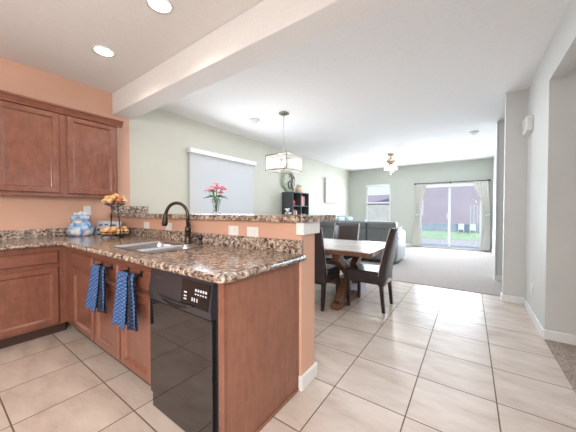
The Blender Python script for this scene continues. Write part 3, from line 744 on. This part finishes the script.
# vase of flowers on the bar
t = thing('flower_vase', 'clear glass vase standing on the granite bar', 'vase', (-2.14, 1.75, 1.169))
bm = B(); lathe(bm, [(0.045, 0), (0.048, 0.006), (0.030, 0.03), (0.034, 0.08), (0.055, 0.155), (0.052, 0.155), (0.030, 0.08), (0.024, 0.035), (0.004, 0.012)], 24); obj('glass_body', bm, VASEG, t)
t = thing('bouquet', 'bouquet of pink flowers and green leaves in the glass vase', 'flowers', (-2.14, 1.75, 1.169))
rf = random.Random(5)
for k in range(11):
    a = k * 2.4; rr = 0.018 + 0.085 * math.sqrt(k / 11.0); hx, hy = rr * math.cos(a), rr * math.sin(a); hz = 0.29 - 0.45 * rr + rf.uniform(-0.015, 0.02)
    if k == 1: hz += 0.05
    bm = B(); tube(bm, [(hx * 0.08, hy * 0.08, 0.03), (hx * 0.2, hy * 0.2, 0.14), (hx, hy, hz)], 0.0025, 5); stm = obj('stem', bm, LEAF, t)
    bm = B()
    for p_ in range(6):
        q = Matrix.Rotation(p_ * PI / 3, 4, 'Z') @ Matrix.Rotation(R(28), 4, 'Y')
        ball(bm, Vector((hx, hy, hz)) + q @ Vector((0.019, 0, 0)), 0.018, 1.2, 0.75, 0.35, 8, 6, q)
    ball(bm, (hx, hy, hz + 0.004), 0.009, u=8, v=6)
    obj('blossom', bm, PALEF if k % 3 == 1 else PINKF, t)
for k in range(13):
    a = k * 2 * PI / 13 + 0.2; L = 0.085 + 0.022 * ((k * 7) % 3)
    bm = B(); q = Matrix.Rotation(a, 4, 'Z') @ Matrix.Rotation(R(-4 + 7 * (k % 3)), 4, 'Y')
    ball(bm, Vector((0, 0, 0.185)) + q @ Vector((L * 0.55, 0, 0)), 1, L * 0.5, 0.014, 0.004, 8, 6, q); obj('leaf', bm, LEAF, t)

# ------------------------------------------------------------------ dining set
def make_chair(label):
    t = thing('dining_chair', label, 'chair', (0, 0, 0))
    bm = B(); box(bm, -0.215, 0.215, -0.19, 0.235, 0.36, 0.475, 0.022, 3); box(bm, -0.21, 0.21, -0.20, 0.228, 0.325, 0.39, 0.006); st = obj('seat', bm, LEATHER, t)
    # tall upholstered back, slightly curved and leaning
    bm = B(); NV = 12; rows = []
    for j in range(NV + 1):
        z = 0.315 + (1.0 - 0.315) * j / NV
        yb = -0.232 - 0.115 * max(0, (z - 0.42) / 0.58) ** 1.3
        th = 0.064 - 0.018 * max(0, (z - 0.42) / 0.58)
        hw_ = 0.218 - 0.004 * j / NV
        e = 0.010
        rows.append([bm.verts.new(p) for p in ((-hw_ + e, yb, z), (-hw_ * 0.3, yb - 0.006, z), (hw_ * 0.3, yb - 0.006, z), (hw_ - e, yb, z), (hw_, yb + e, z), (hw_, yb + th - e, z), (hw_ - e, yb + th, z), (hw_ * .3, yb + th - 0.006, z), (-hw_ * .3, yb + th - 0.006, z), (-hw_ + e, yb + th, z), (-hw_, yb + th - e, z), (-hw_, yb + e, z))])
    for A, C_ in zip(rows, rows[1:]):
        for k in range(12):
            f = bm.faces.new((A[k], A[(k + 1) % 12], C_[(k + 1) % 12], C_[k])); f.smooth = k in (0, 1, 2, 6, 7, 8)
    bm.faces.new(rows[0][::-1]); bm.faces.new(rows[-1]); bk = obj('backrest', bm, LEATHER, t)
    bm = B()
    for s_ in (-1, 1):
        pts = []
        for j in range(2, NV + 1):
            z = 0.315 + (1.0 - 0.315) * j / NV
            yb = -0.232 - 0.115 * max(0, (z - 0.42) / 0.58) ** 1.3; th = 0.064 - 0.018 * max(0, (z - 0.42) / 0.58)
            pts.append((s_ * (0.218 - 0.004 * j / NV - 0.003), yb + th - 0.004, z))
        tube(bm, pts, 0.006, 6)
    objs('edge_highlight', bm, EDGEHI, bk)  # thin pale strips stand in for glints on the leather edges
    for sx in (-1, 1):
        for sy in (-1, 1):
            bm = B(); yt = 0.20 if sy > 0 else -0.20; yl = yt + (0.0 if sy > 0 else -0.03)
            x = sx * 0.188; hw_ = 0.022; h2 = 0.016
            A = [bm.verts.new((x + a * h2, yl + b_ * h2, 0)) for a, b_ in ((-1, -1), (1, -1), (1, 1), (-1, 1))]
            C_ = [bm.verts.new((x + a * hw_, yt + b_ * hw_, 0.33)) for a, b_ in ((-1, -1), (1, -1), (1, 1), (-1, 1))]
            for k in range(4): bm.faces.new((A[k], A[(k + 1) % 4], C_[(k + 1) % 4], C_[k]))
            bm.faces.new(A[::-1]); bm.faces.new(C_); obj('leg', bm, LEGW, t)
    return t
GC = 'leather chairs around the dining table'
ch = make_chair('dark leather dining chair at the table end nearest the walkway')
ch['group'] = GC; ch.location = (-1.05, 3.30, 0); ch.rotation_euler = (0, 0, PI / 2)
dup(ch, (-1.625, 2.985, 0), 0, 'dark leather dining chair between the half wall end and the table', GC)
dup(ch, (-1.70, 3.83, 0), PI, 'brown leather dining chair on the sofa side of the table', GC)

t = thing('dining_table', 'farmhouse trestle dining table with whitewashed plank top', 'table', (-1.95, 3.34, 0))
TX0, TX1, TY0, TY1, TZ = -1.15, 1.08, -0.58, 0.58, 0.745
bm = B(); box(bm, TX0 + 0.10, TX1 - 0.10, TY0 + 0.09, TY1 - 0.09, TZ - 0.045, TZ, 0.002); obj('plank_top', bm, PLANK, t)
bm = B()
box(bm, TX0, TX1, TY0, TY0 + 0.09, TZ - 0.05, TZ, 0.004); box(bm, TX0, TX1, TY1 - 0.09, TY1, TZ - 0.05, TZ, 0.004)
objs('border_board', bm, TABLEW, t)
bm = B()
box(bm, TX0, TX0 + 0.10, TY0 + 0.09, TY1 - 0.09, TZ - 0.05, TZ, 0.004); box(bm, TX1 - 0.10, TX1, TY0 + 0.09, TY1 - 0.09, TZ - 0.05, TZ, 0.004)
objs('breadboard_end', bm, PLANK, t)
for xc in (-0.72, 0.62):
    bm = B(); box(bm, xc - 0.055, xc + 0.055, -0.48, 0.48, 0.0, 0.075, 0.01); tr_ = obj('trestle_foot', bm, TABLEW, t)
    bm = B(); box(bm, xc - 0.05, xc + 0.05, -0.44, 0.44, TZ - 0.11, TZ - 0.05, 0.006); obj('trestle_beam', bm, TABLEW, t)
    for s_ in (-1, 1):
        bm = B(); L = math.hypot(0.84, 0.56); an = math.atan2(0.56, 0.84 * s_)
        q = B(); box(q, -0.045, 0.045, -L / 2, L / 2, -0.052, 0.052, 0.006)
        merge(bm, q, Matrix.Translation((xc + s_ * 0.012, 0, 0.36)) @ Matrix.Rotation(an, 4, 'X')); obj('cross_brace', bm, TABLEW, tr_)
bm = B(); box(bm, -0.72, 0.62, -0.04, 0.04, 0.18, 0.27, 0.006); obj('stretcher', bm, TABLEW, t)

t = thing('storage_box', 'pale blue storage box on the floor under the dining table', 'box', (-1.42, 3.66, 0))
bm = B(); box(bm, -0.16, 0.16, -0.13, 0.13, 0, 0.20, 0.008); obj('body', bm, BOXW, t)
bm = B(); box(bm, -0.17, 0.17, -0.14, 0.14, 0.20, 0.235, 0.008); obj('lid', bm, PLATE, t)

# ------------------------------------------------------------------ living room
def sofa(name, label, loc, rotz, L, h, mat, sidem):
    """faces +y, back at y = 0"""
    t = thing(name, label, 'sofa', loc, rotz)
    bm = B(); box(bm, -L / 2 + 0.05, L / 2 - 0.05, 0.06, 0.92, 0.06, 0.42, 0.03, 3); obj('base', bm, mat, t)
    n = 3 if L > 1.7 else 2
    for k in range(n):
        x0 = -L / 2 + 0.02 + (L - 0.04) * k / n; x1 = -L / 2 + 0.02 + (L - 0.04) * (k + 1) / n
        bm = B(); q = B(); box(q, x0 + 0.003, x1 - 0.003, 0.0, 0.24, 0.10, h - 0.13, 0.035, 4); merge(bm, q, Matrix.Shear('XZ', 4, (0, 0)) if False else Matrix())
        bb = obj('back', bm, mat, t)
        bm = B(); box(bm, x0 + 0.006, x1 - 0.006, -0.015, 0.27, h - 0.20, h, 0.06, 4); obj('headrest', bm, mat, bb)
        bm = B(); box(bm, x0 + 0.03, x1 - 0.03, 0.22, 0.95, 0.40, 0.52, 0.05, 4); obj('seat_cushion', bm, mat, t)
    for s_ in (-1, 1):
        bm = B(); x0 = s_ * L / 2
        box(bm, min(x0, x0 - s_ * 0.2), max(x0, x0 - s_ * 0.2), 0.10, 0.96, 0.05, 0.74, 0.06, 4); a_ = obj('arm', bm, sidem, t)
    bm = B()
    for sx in (-1, 1):
        for y in (0.08, 0.88): box(bm, sx * (L / 2 - 0.1) - 0.03, sx * (L / 2 - 0.1) + 0.03, y - 0.03, y + 0.03, 0.008, 0.07)
    objs('foot', bm, LEGW, t)
    return t
sofa('sofa', 'grey leather sofa with its back to the dining table', (-2.30, 5.95, 0), 0, 2.0, 0.97, GREY, GREY_LIT)
sofa('loveseat', 'grey leather loveseat along the left wall under the picture', (-3.80, 7.9, 0), -PI / 2, 1.6, 1.04, GREY, GREY_LIT)
def cushion(loc, rot, label):
    bm = B(); box(bm, -0.22, 0.22, -0.07, 0.07, 0, 0.50, 0.06, 4); o = obj('throw_pillow', bm, PILLOW); o.location = loc; o.rotation_euler = rot; tag(o, label, 'pillow', 'pale blue pillows on the loveseat')
cushion((-3.36, 7.50, 0.515), (R(-8), 0, -PI / 2), 'pale blue pillow on the loveseat, nearer the dining table')
cushion((-3.36, 8.20, 0.515), (R(-8), 0, -PI / 2), 'pale blue pillow on the loveseat, nearer the far window')

# sideboard + cube shelf on the left wall
t = thing('sideboard', 'charcoal sideboard against the left wall under the cube shelf', 'sideboard', (WX + 0.02, 5.4, 0), 0)
bm = B(); box(bm, 0, 0.40, -0.85, 0.62, 0.06, 0.95, 0.004); obj('body', bm, CHAR, t)
bm = B(); box(bm, -0.0, 0.42, -0.87, 0.64, 0.95, 0.98, 0.004); obj('top', bm, CHAR, t)
bm = B(); box(bm, 0.02, 0.36, -0.82, 0.59, 0.008, 0.06); obj('plinth', bm, CHAR, t)
for k in range(2):
    bm = B(); y0 = -0.83 + k * 0.725; box(bm, 0.40, 0.418, y0, y0 + 0.705, 0.09, 0.93, 0.003); dd = obj('door', bm, CHAR, t)
    bm = B(); yk = y0 + (0.66 if k == 0 else 0.045); ball(bm, (0.432, yk, 0.6), 0.014); obj('knob', bm, NICKEL, dd)
t = thing('cube_shelf', 'dark grey four-cube shelf standing on the sideboard', 'shelf', (WX + 0.02, 5.17, 0.98))
SW, SH, SD, ST = 0.755, 0.69, 0.33, 0.022
bm = B()
box(bm, 0, SD, 0, ST, 0, SH, 0.002); box(bm, 0, SD, SW - ST, SW, 0, SH, 0.002); box(bm, 0, SD, ST, SW - ST, 0, ST, 0.002); box(bm, 0, SD, ST, SW - ST, SH - ST, SH, 0.002)
obj('carcass', bm, CHAR, t)
bm = B(); box(bm, 0.01, SD - 0.003, SW / 2 - 0.01, SW / 2 + 0.01, ST, SH - ST); obj('divider', bm, CHAR, t)
bm = B(); box(bm, 0.01, SD - 0.004, ST, SW / 2 - 0.01, SH / 2 - 0.01, SH / 2 + 0.01); box(bm, 0.01, SD - 0.004, SW / 2 + 0.01, SW - ST, SH / 2 - 0.01, SH / 2 + 0.01); obj('shelf_board', bm, CHAR, t)
bm = B(); box(bm, 0.0, 0.008, ST, SW - ST, ST, SH - ST); obj('back_panel', bm, CHAR, t)
zs, zt_ = 0.98 + ST, 0.98 + SH / 2 + 0.01
RED = plain('red_cover', (0.55, 0.06, 0.05), 0.5); PINKC = plain('pink_cover', (0.70, 0.30, 0.28), 0.5); ORC = plain('orange_cover', (0.70, 0.25, 0.06), 0.5)
DKC = plain('maroon_cover', (0.14, 0.05, 0.06), 0.5); GRC = plain('grey_cover', (0.35, 0.36, 0.37), 0.5); CRC = plain('cream_cover', (0.72, 0.66, 0.58), 0.5); PAGE = plain('paper_pages', (0.75, 0.72, 0.66), 0.8)
def book(y, z, th, h, mat, label, grp, d=0.2):
    t = thing('book', label, 'book', (WX + 0.02 + SD - 0.03, y, z), 0, grp)
    bm = B(); box(bm, -d, 0, 0, 0.003, 0, h); box(bm, -d, 0, th - 0.003, th, 0, h); box(bm, -0.004, 0, 0.003, th - 0.003, 0, h); obj('cover', bm, mat, t)
    bm = B(); box(bm, -d + 0.004, -0.005, 0.0035, th - 0.0035, 0.004, h - 0.005); obj('pages', bm, PAGE, t)
yl0, yr0 = 5.17 + ST + 0.005, 5.17 + SW / 2 + 0.015
g1 = 'books in the upper cube by the far side'
y = yr0
for th, h, m_, nm in ((0.035, 0.25, DKC, 'thick maroon book first in the upper far-side cube'), (0.03, 0.23, RED, 'red book next to the thick maroon book on the shelf'), (0.028, 0.26, PINKC, 'tall pink book in the upper far-side cube'), (0.04, 0.24, RED, 'thick red book right of the tall pink book'), (0.025, 0.22, GRC, 'thin grey book among red books on the shelf'), (0.035, 0.25, DKC, 'maroon book last in the upper far-side cube')):
    book(y, zt_, th, h, m_, nm, g1); y += th + 0.002
g2 = 'books in the lower near cube'
y = yl0
for th, h, m_, nm in ((0.03, 0.20, CRC, 'cream book first in the lower near cube'), (0.03, 0.23, RED, 'red book between cream and orange books'), (0.028, 0.21, ORC, 'orange book in the lower near cube'), (0.035, 0.24, DKC, 'maroon book between orange and pink books'), (0.03, 0.22, PINKC, 'pink book in the lower near cube'), (0.03, 0.20, CRC, 'cream book last in the lower near cube')):
    book(y, zs, th, h, m_, nm, g2); y += th + 0.003
t = thing('candle', 'red pillar candle in the upper near cube of the shelf', 'candle', (WX + 0.24, 5.33, zt_))
bm = B(); lathe(bm, [(0.055, 0), (0.055, 0.12), (0.045, 0.125), (0.004, 0.118)], 20); obj('wax', bm, RED, t)
bm = B(); tube(bm, [(0, 0, 0.115), (0, 0.002, 0.135)], 0.002, 5); obj('wick', bm, SLOT, t)
t = thing('candle', 'red-orange pillar candle in the lower far-side cube', 'candle', (WX + 0.25, 5.64, zs))
bm = B(); lathe(bm, [(0.05, 0), (0.05, 0.14), (0.04, 0.145), (0.004, 0.138)], 20); obj('wax', bm, ORC, t)
bm = B(); tube(bm, [(0, 0, 0.135), (0, 0.002, 0.155)], 0.002, 5); obj('wick', bm, SLOT, t)
t = thing('basket', 'small grey basket in the lower far-side cube of the shelf', 'basket', (WX + 0.22, 5.80, zs))
bm = B(); lathe(bm, [(0.07, 0), (0.085, 0.10), (0.088, 0.12), (0.078, 0.12), (0.062, 0.01)], 20); obj('body', bm, GRC, t)
bm = B(); tube(bm, [(0.0, 0.086 * math.cos(a * PI / 10), 0.11 + 0.09 * math.sin(a * PI / 10)) for a in range(11)], 0.006, 6); obj('handle', bm, CHAR, t)
t = thing('figurine', 'small cream owl figurine standing on top of the cube shelf', 'figurine', (WX + 0.20, 5.66, 1.67))
bm = B(); lathe(bm, [(0.05, 0), (0.075, 0.03), (0.085, 0.08), (0.07, 0.125), (0.055, 0.14)], 20); obj('body', bm, FRUITB, t)
bm = B(); ball(bm, (0, 0, 0.165), 0.062, 1, 1.05, 0.85); ball(bm, (0.0, -0.035, 0.215), 0.018, 1, 1, 1.4); ball(bm, (0.0, 0.035, 0.215), 0.018, 1, 1, 1.4); hd_ = obj('head', bm, CANVAS, t)
bm = B(); ball(bm, (0.05, -0.022, 0.175), 0.016); ball(bm, (0.05, 0.022, 0.175), 0.016); objs('eye', bm, SLOT, hd_)
t = thing('potted_plant', 'small white flowering potted plant beside the cube shelf', 'plant', (WX + 0.34, 4.98, 0.98))
bm = B(); lathe(bm, [(0.05, 0), (0.065, 0.09), (0.07, 0.10), (0.06, 0.10), (0.05, 0.08), (0.004, 0.08)], 20); obj('pot', bm, PLATE, t)
rf = random.Random(9)
bm = B()
for k in range(22):
    a = rf.uniform(0, 6.28); q = Matrix.Rotation(a, 4, 'Z') @ Matrix.Rotation(R(rf.uniform(-60, 10)), 4, 'Y')
    ball(bm, Vector((0, 0, 0.10)) + q @ Vector((0.06, 0, 0)), 1, 0.05, 0.017, 0.004, 8, 5, q)
obj('foliage', bm, LEAF, t)
bm = B()
for k in range(12): ball(bm, (rf.uniform(-0.08, 0.08), rf.uniform(-0.08, 0.08), rf.uniform(0.16, 0.27)), 0.028, 1, 1, 0.7, 8, 6)
objs('blossom', bm, PLATE, t)

# wreath on the left wall
t = thing('wall_wreath', 'round green wreath with dark lettering-like scrolls on the left wall', 'wreath', (WX, 5.46, 1.97))
bm = B(); tube(bm, [(0.03, 0.27 * math.cos(2 * PI * k / 32), 0.25 * math.sin(2 * PI * k / 32)) for k in range(32)], 0.014, 7, True); obj('ring', bm, NICKEL, t)
bm = B(); rf = random.Random(2)
for k in range(60):
    a = R(rf.uniform(70, 290)); q = Matrix.Rotation(rf.uniform(0, 6.28), 4, 'X')
    ball(bm, (0.04 + rf.uniform(0, 0.03), 0.27 * math.cos(a) + rf.uniform(-.03, .03), 0.25 * math.sin(a) + rf.uniform(-.03, .03)), 1, 0.006, 0.045, 0.016, 8, 5, q)
obj('leaves', bm, LEAFP, t)
bm = B()
tube(bm, [(0.045, 0.02 + 0.10 * math.cos(a * 0.35) * (1 - a / 40), -0.10 + 0.09 * math.sin(a * 0.35)) for a in range(20)], 0.014, 7)
tube(bm, [(0.045, 0.10, 0.16), (0.045, 0.13, 0.02), (0.045, 0.11, -0.14), (0.045, 0.18, -0.22)], 0.014, 7)
tube(bm, [(0.045, 0.02, 0.12), (0.045, 0.08, 0.20), (0.045, 0.20, 0.10), (0.045, 0.06, 0.02)], 0.012, 7)
obj('scroll', bm, CHAR, t)
bm = B()
for s_ in (0.20, 0.30): prism(bm, [(s_, -0.10), (s_ + 0.05, -0.10), (s_ + 0.07, -0.40), (s_ + 0.03, -0.37), (s_ - 0.01, -0.40)], 'x', 0.03, 0.036)
objs('ribbon', bm, CANVAS, t)

# canvas picture
t = thing('canvas_picture', 'pale blank-looking canvas picture on the left wall above the loveseat', 'picture', (WX, 7.88, 1.865))
bm = B(); box(bm, 0, 0.07, -0.42, 0.42, -0.40, 0.40, 0.003); obj('stretcher_frame', bm, CANVS, t)
bm = B(); box(bm, 0.07, 0.074, -0.418, 0.418, -0.398, 0.398); obj('canvas', bm, CANVAS, t)

# vertical blind on dining window
t = thing('vertical_blind', 'white vertical blind covering the dining room window', 'blind', (WX, 3.34, 0))
bm = B(); box(bm, 0.0, 0.11, -0.80, 0.80, 2.165, 2.245, 0.006); obj('valance', bm, WHITE, t)
for k in range(17):
    bm = B(); q = B(); box(q, -0.0015, 0.0015, -0.047, 0.047, 0.72, 2.165); merge(bm, q, Matrix.Translation((0.055, -0.725 + k * 0.0895, 0)) @ Matrix.Rotation(R(-11), 4, 'Z')); obj('slat', bm, BLIND, t)

# curtains, rod
t = thing('curtain_rod', 'thin dark curtain rod above the sliding patio door', 'curtain rod', (-0.52, 9.5, 2.10))
bm = B(); tube(bm, [(-0.97, 0, 0), (0.95, 0, 0)], 0.011, 8); obj('rod', bm, BRONZE, t)
bm = B(); ball(bm, (-1.0, 0, 0), 0.03); ball(bm, (0.965, 0, 0), 0.03); objs('finial', bm, BRONZE, t)
for x in (-0.94, 0, 0.92):
    bm = B(); tube(bm, [(x, 0, 0), (x, 0.095, 0)], 0.008, 6); box(bm, x - 0.015, x + 0.015, 0.092, 0.1, -0.03, 0.03); obj('bracket', bm, BRONZE, t)
def curtain(label, keys, tie):
    t = thing('curtain', label, 'curtain', (0, 9.5, 0), 0, 'cream curtains at the patio door')
    bm = B(); NU, NV = 48, 40; rows = []
    for j in range(NV + 1):
        z = 2.086 - (2.086 - 0.02) * j / NV
        for (za, a0, a1), (zb, b0, b1) in zip(keys, keys[1:]):
            if za >= z >= zb - 1e-6:
                f = (za - z) / (za - zb); f = f * f * (3 - 2 * f); x0 = a0 + (b0 - a0) * f; x1 = a1 + (b1 - a1) * f
        row = []
        for i in range(NU + 1):
            u = i / NU; amp = 0.030 if x1 - x0 > 0.12 else 0.045
            row.append(bm.verts.new((x0 + (x1 - x0) * u, amp * math.sin(u * PI * 13), z)))
        rows.append(row)
    for j in range(NV):
        for i in range(NU):
            f = bm.faces.new((rows[j][i], rows[j][i + 1], rows[j + 1][i + 1], rows[j + 1][i])); f.smooth = True
    o = obj('panel', bm, CURT, t); s = o.modifiers.new('thickness', 'SOLIDIFY'); s.thickness = 0.004; s.offset = 0
    x, sgn = tie
    bm = B(); tube(bm, [(x + 0.06 * math.cos(a), 0.055 * math.sin(a), 1.08 + 0.015 * math.cos(a) * sgn) for a in [2 * PI * k / 16 for k in range(16)]], 0.014, 6, True); obj('tieback', bm, CURT, t)
    bm = B(); tube(bm, [(x + sgn * 0.05, 0.0, 1.09), (x + sgn * 0.05, 0.1, 1.09)], 0.01, 6); ball(bm, (x + sgn * 0.055, -0.01, 1.09), 0.022); obj('tieback_hook', bm, BRONZE, t)
curtain('cream curtain tied back at the sofa side of the patio door', [(2.10, -1.47, -1.20), (1.08, -1.50, -1.385), (0.0, -1.60, -1.33)], (-1.44, -1))
curtain('cream curtain tied back at the wall side of the patio door', [(2.10, 0.06, 0.42), (1.08, 0.385, 0.465), (0.0, 0.28, 0.475)], (0.42, 1))

# ------------------------------------------------------------------ ceiling things
def lamp(name, loc, power, col=(1, 0.86, 0.70), rad=0.05, typ='POINT', rot=None, spot=None):
    l = bpy.data.lights.new(name, typ); l.energy = power; l.color = col
    if typ == 'AREA': l.shape = 'DISK'; l.size = rad * 2
    else: l.shadow_soft_size = rad
    if typ == 'SPOT': l.spot_size = spot; l.spot_blend = 0.6
    o = bpy.data.objects.new(name, l); o.location = loc
    if rot: o.rotation_euler = rot
    COL.objects.link(o)
def can(x, y, label):
    t = thing('recessed_light', label, 'ceiling light', (x, y, CZ), 0, 'recessed kitchen lights')
    bm = B(); lathe(bm, [(0.092, 0.0), (0.096, -0.006), (0.078, -0.008), (0.075, -0.003)], 32, caps=False); obj('trim_ring', bm, PLATE, t)
    bm = B(); lathe(bm, [(0.076, -0.001), (0.076, -0.005), (0.05, -0.007), (0.001, -0.008)], 32); obj('lens', bm, LENS, t)
    lamp('recessed_glow', (x, y, CZ - 0.03), 17, (1, 0.86, 0.70), 0.08, 'SPOT', (0, 0, 0), R(150))
can(-2.90, 1.035, 'lit recessed ceiling light nearer the upper cabinets')
can(-1.905, 1.045, 'lit recessed ceiling light farther from the upper cabinets')

t = thing('chandelier', 'square nickel and crystal chandelier hanging over the dining table', 'chandelier', (-2.40, 3.29, 0))
bm = B(); box(bm, -0.06, 0.06, -0.06, 0.06, CZ - 0.03, CZ, 0.004); obj('canopy', bm, NICKEL, t)
bm = B(); tube(bm, [(0, 0, CZ - 0.03), (0, 0, 1.86)], 0.007, 8); obj('stem', bm, NICKEL, t)
hs, z0c, z1c = 0.20, 1.83, 2.06
fr = B()
for zz in (z0c, z1c):
    for s_ in (-1, 1):
        box(fr, -hs - 0.006, hs + 0.006, s_ * hs - 0.006, s_ * hs + 0.006, zz - 0.006, zz + 0.006); box(fr, s_ * hs - 0.006, s_ * hs + 0.006, -hs, hs, zz - 0.006, zz + 0.006)
for a in (-1, 1):
    for c_ in (-1, 1): box(fr, a * hs - 0.006, a * hs + 0.006, c_ * hs - 0.006, c_ * hs + 0.006, z0c, z1c)
tube(fr, [(-hs, 0, z1c), (hs, 0, z1c)], 0.005, 6); tube(fr, [(0, -hs, z1c), (0, hs, z1c)], 0.005, 6)
for a in (-1, 1):
    for c_ in (-1, 1): tube(fr, [(0, 0, z0c + 0.05), (a * 0.09, c_ * 0.09, z0c + 0.04), (a * hs, c_ * hs, z0c)], 0.005, 6)
obj('frame', fr, NICKEL, t)
for a, c_ in ((0, -1), (0, 1), (-1, 0), (1, 0)):
    bm = B()
    if a == 0: box(bm, -hs + 0.008, hs - 0.008, c_ * hs - 0.002, c_ * hs + 0.002, z0c + 0.008, z1c - 0.008)
    else: box(bm, a * hs - 0.002, a * hs + 0.002, -hs + 0.008, hs - 0.008, z0c + 0.008, z1c - 0.008)
    obj('glass_panel', bm, CRYST, t)
for a in (-1, 1):
    for c_ in (-1, 1):
        x_, y_ = a * 0.09, c_ * 0.09
        bm = B(); lathe(bm, [(0.02, 0), (0.012, 0.012), (0.012, 0.06)], 10, (x_, y_, z0c + 0.04)); cs = obj('candle_sleeve', bm, CANDLE, t)
        bm = B(); lathe(bm, [(0.006, 0), (0.014, 0.02), (0.012, 0.04), (0.002, 0.065)], 10, (x_, y_, z0c + 0.10)); obj('bulb', bm, BULB, cs)
lamp('chandelier_glow', (-2.40, 3.29, 1.96), 5, (1, 0.97, 0.94), 0.12)

t = thing('ceiling_fan', 'white ceiling fan with bronze motor and lit glass shades', 'ceiling fan', (-1.77, 7.33, 0))
bm = B(); lathe(bm, [(0.07, CZ - 0.05), (0.075, CZ - 0.02), (0.075, CZ)], 20); obj('canopy', bm, BRASS, t)
bm = B(); tube(bm, [(0, 0, CZ - 0.05), (0, 0, 2.62)], 0.014, 8); obj('downrod', bm, BRASS, t)
bm = B(); lathe(bm, [(0.04, 2.47), (0.09, 2.50), (0.11, 2.54), (0.10, 2.59), (0.05, 2.64)], 24); obj('motor', bm, BRASS, t)
for k in range(5):
    a = R(8 + k * 72); q = Matrix.Rotation(a, 4, 'Z')
    bm = B(); u = B(); box(u, 0.20, 0.68, -0.065, 0.065, -0.004, 0.004, 0.003); merge(bm, u, Matrix.Translation((0, 0, 2.53)) @ q @ Matrix.Rotation(R(12), 4, 'X')); bl = obj('blade', bm, WHITE, t)
    bm = B(); u = B(); box(u, 0.12, 0.24, -0.02, 0.02, -0.01, -0.004); merge(bm, u, Matrix.Translation((0, 0, 2.53)) @ q @ Matrix.Rotation(R(12), 4, 'X')); obj('blade_iron', bm, BRASS, bl)
bm = B(); lathe(bm, [(0.03, 2.40), (0.06, 2.43), (0.05, 2.47)], 18); obj('light_kit', bm, BRASS, t)
for k in range(4):
    a = R(20 + k * 90); cxx, cyy = 0.095 * math.cos(a), 0.095 * math.sin(a)
    bm = B(); lathe(bm, [(0.075, 2.32), (0.062, 2.37), (0.03, 2.42), (0.02, 2.44)], 16, (cxx, cyy, 0)); obj('glass_shade', bm, FANG, t)
bm = B(); tube(bm, [(0.0, 0, 2.40), (0.0, 0, 2.20)], 0.003, 5); ball(bm, (0, 0, 2.19), 0.014); tube(bm, [(0.05, 0, 2.40), (0.05, 0, 2.26)], 0.003, 5); ball(bm, (0.05, 0, 2.25), 0.014); obj('pull_chain', bm, BRASS, t)
lamp('fan_glow', (-1.77, 7.33, 2.24), 27, (1, 0.98, 0.95), 0.12)

def disc(x, y, label, r):
    t = thing('smoke_detector', label, 'smoke detector', (x, y, CZ))
    bm = B(); lathe(bm, [(r, 0), (r, -0.02), (r * 0.85, -0.035), (0.002, -0.038)], 24); obj('cover', bm, PLATE, t)
    bm = B(); lathe(bm, [(r * 0.55, -0.0365), (r * 0.5, -0.0415), (r * 0.45, -0.0365)], 20, caps=False); obj('grille', bm, GRC, t)
disc(0.04, 6.23, 'round smoke detector on the living room ceiling near the right wall', 0.075)
disc(-3.0, 3.27, 'round white disc on the dining ceiling left of the chandelier', 0.09)

t = thing('door_chime', 'white door chime box high on the right wall corner', 'door chime', (RX, 4.20, 2.22))
bm = B(); box(bm, -0.06, 0, -0.13, 0.13, -0.085, 0.085, 0.008); obj('cover', bm, PLATE, t)
bm = B()
for k in range(5): box(bm, -0.062, -0.059, -0.09 + k * 0.04, -0.075 + k * 0.04, -0.06, 0.06)
objs('grille', bm, CANVAS, t)
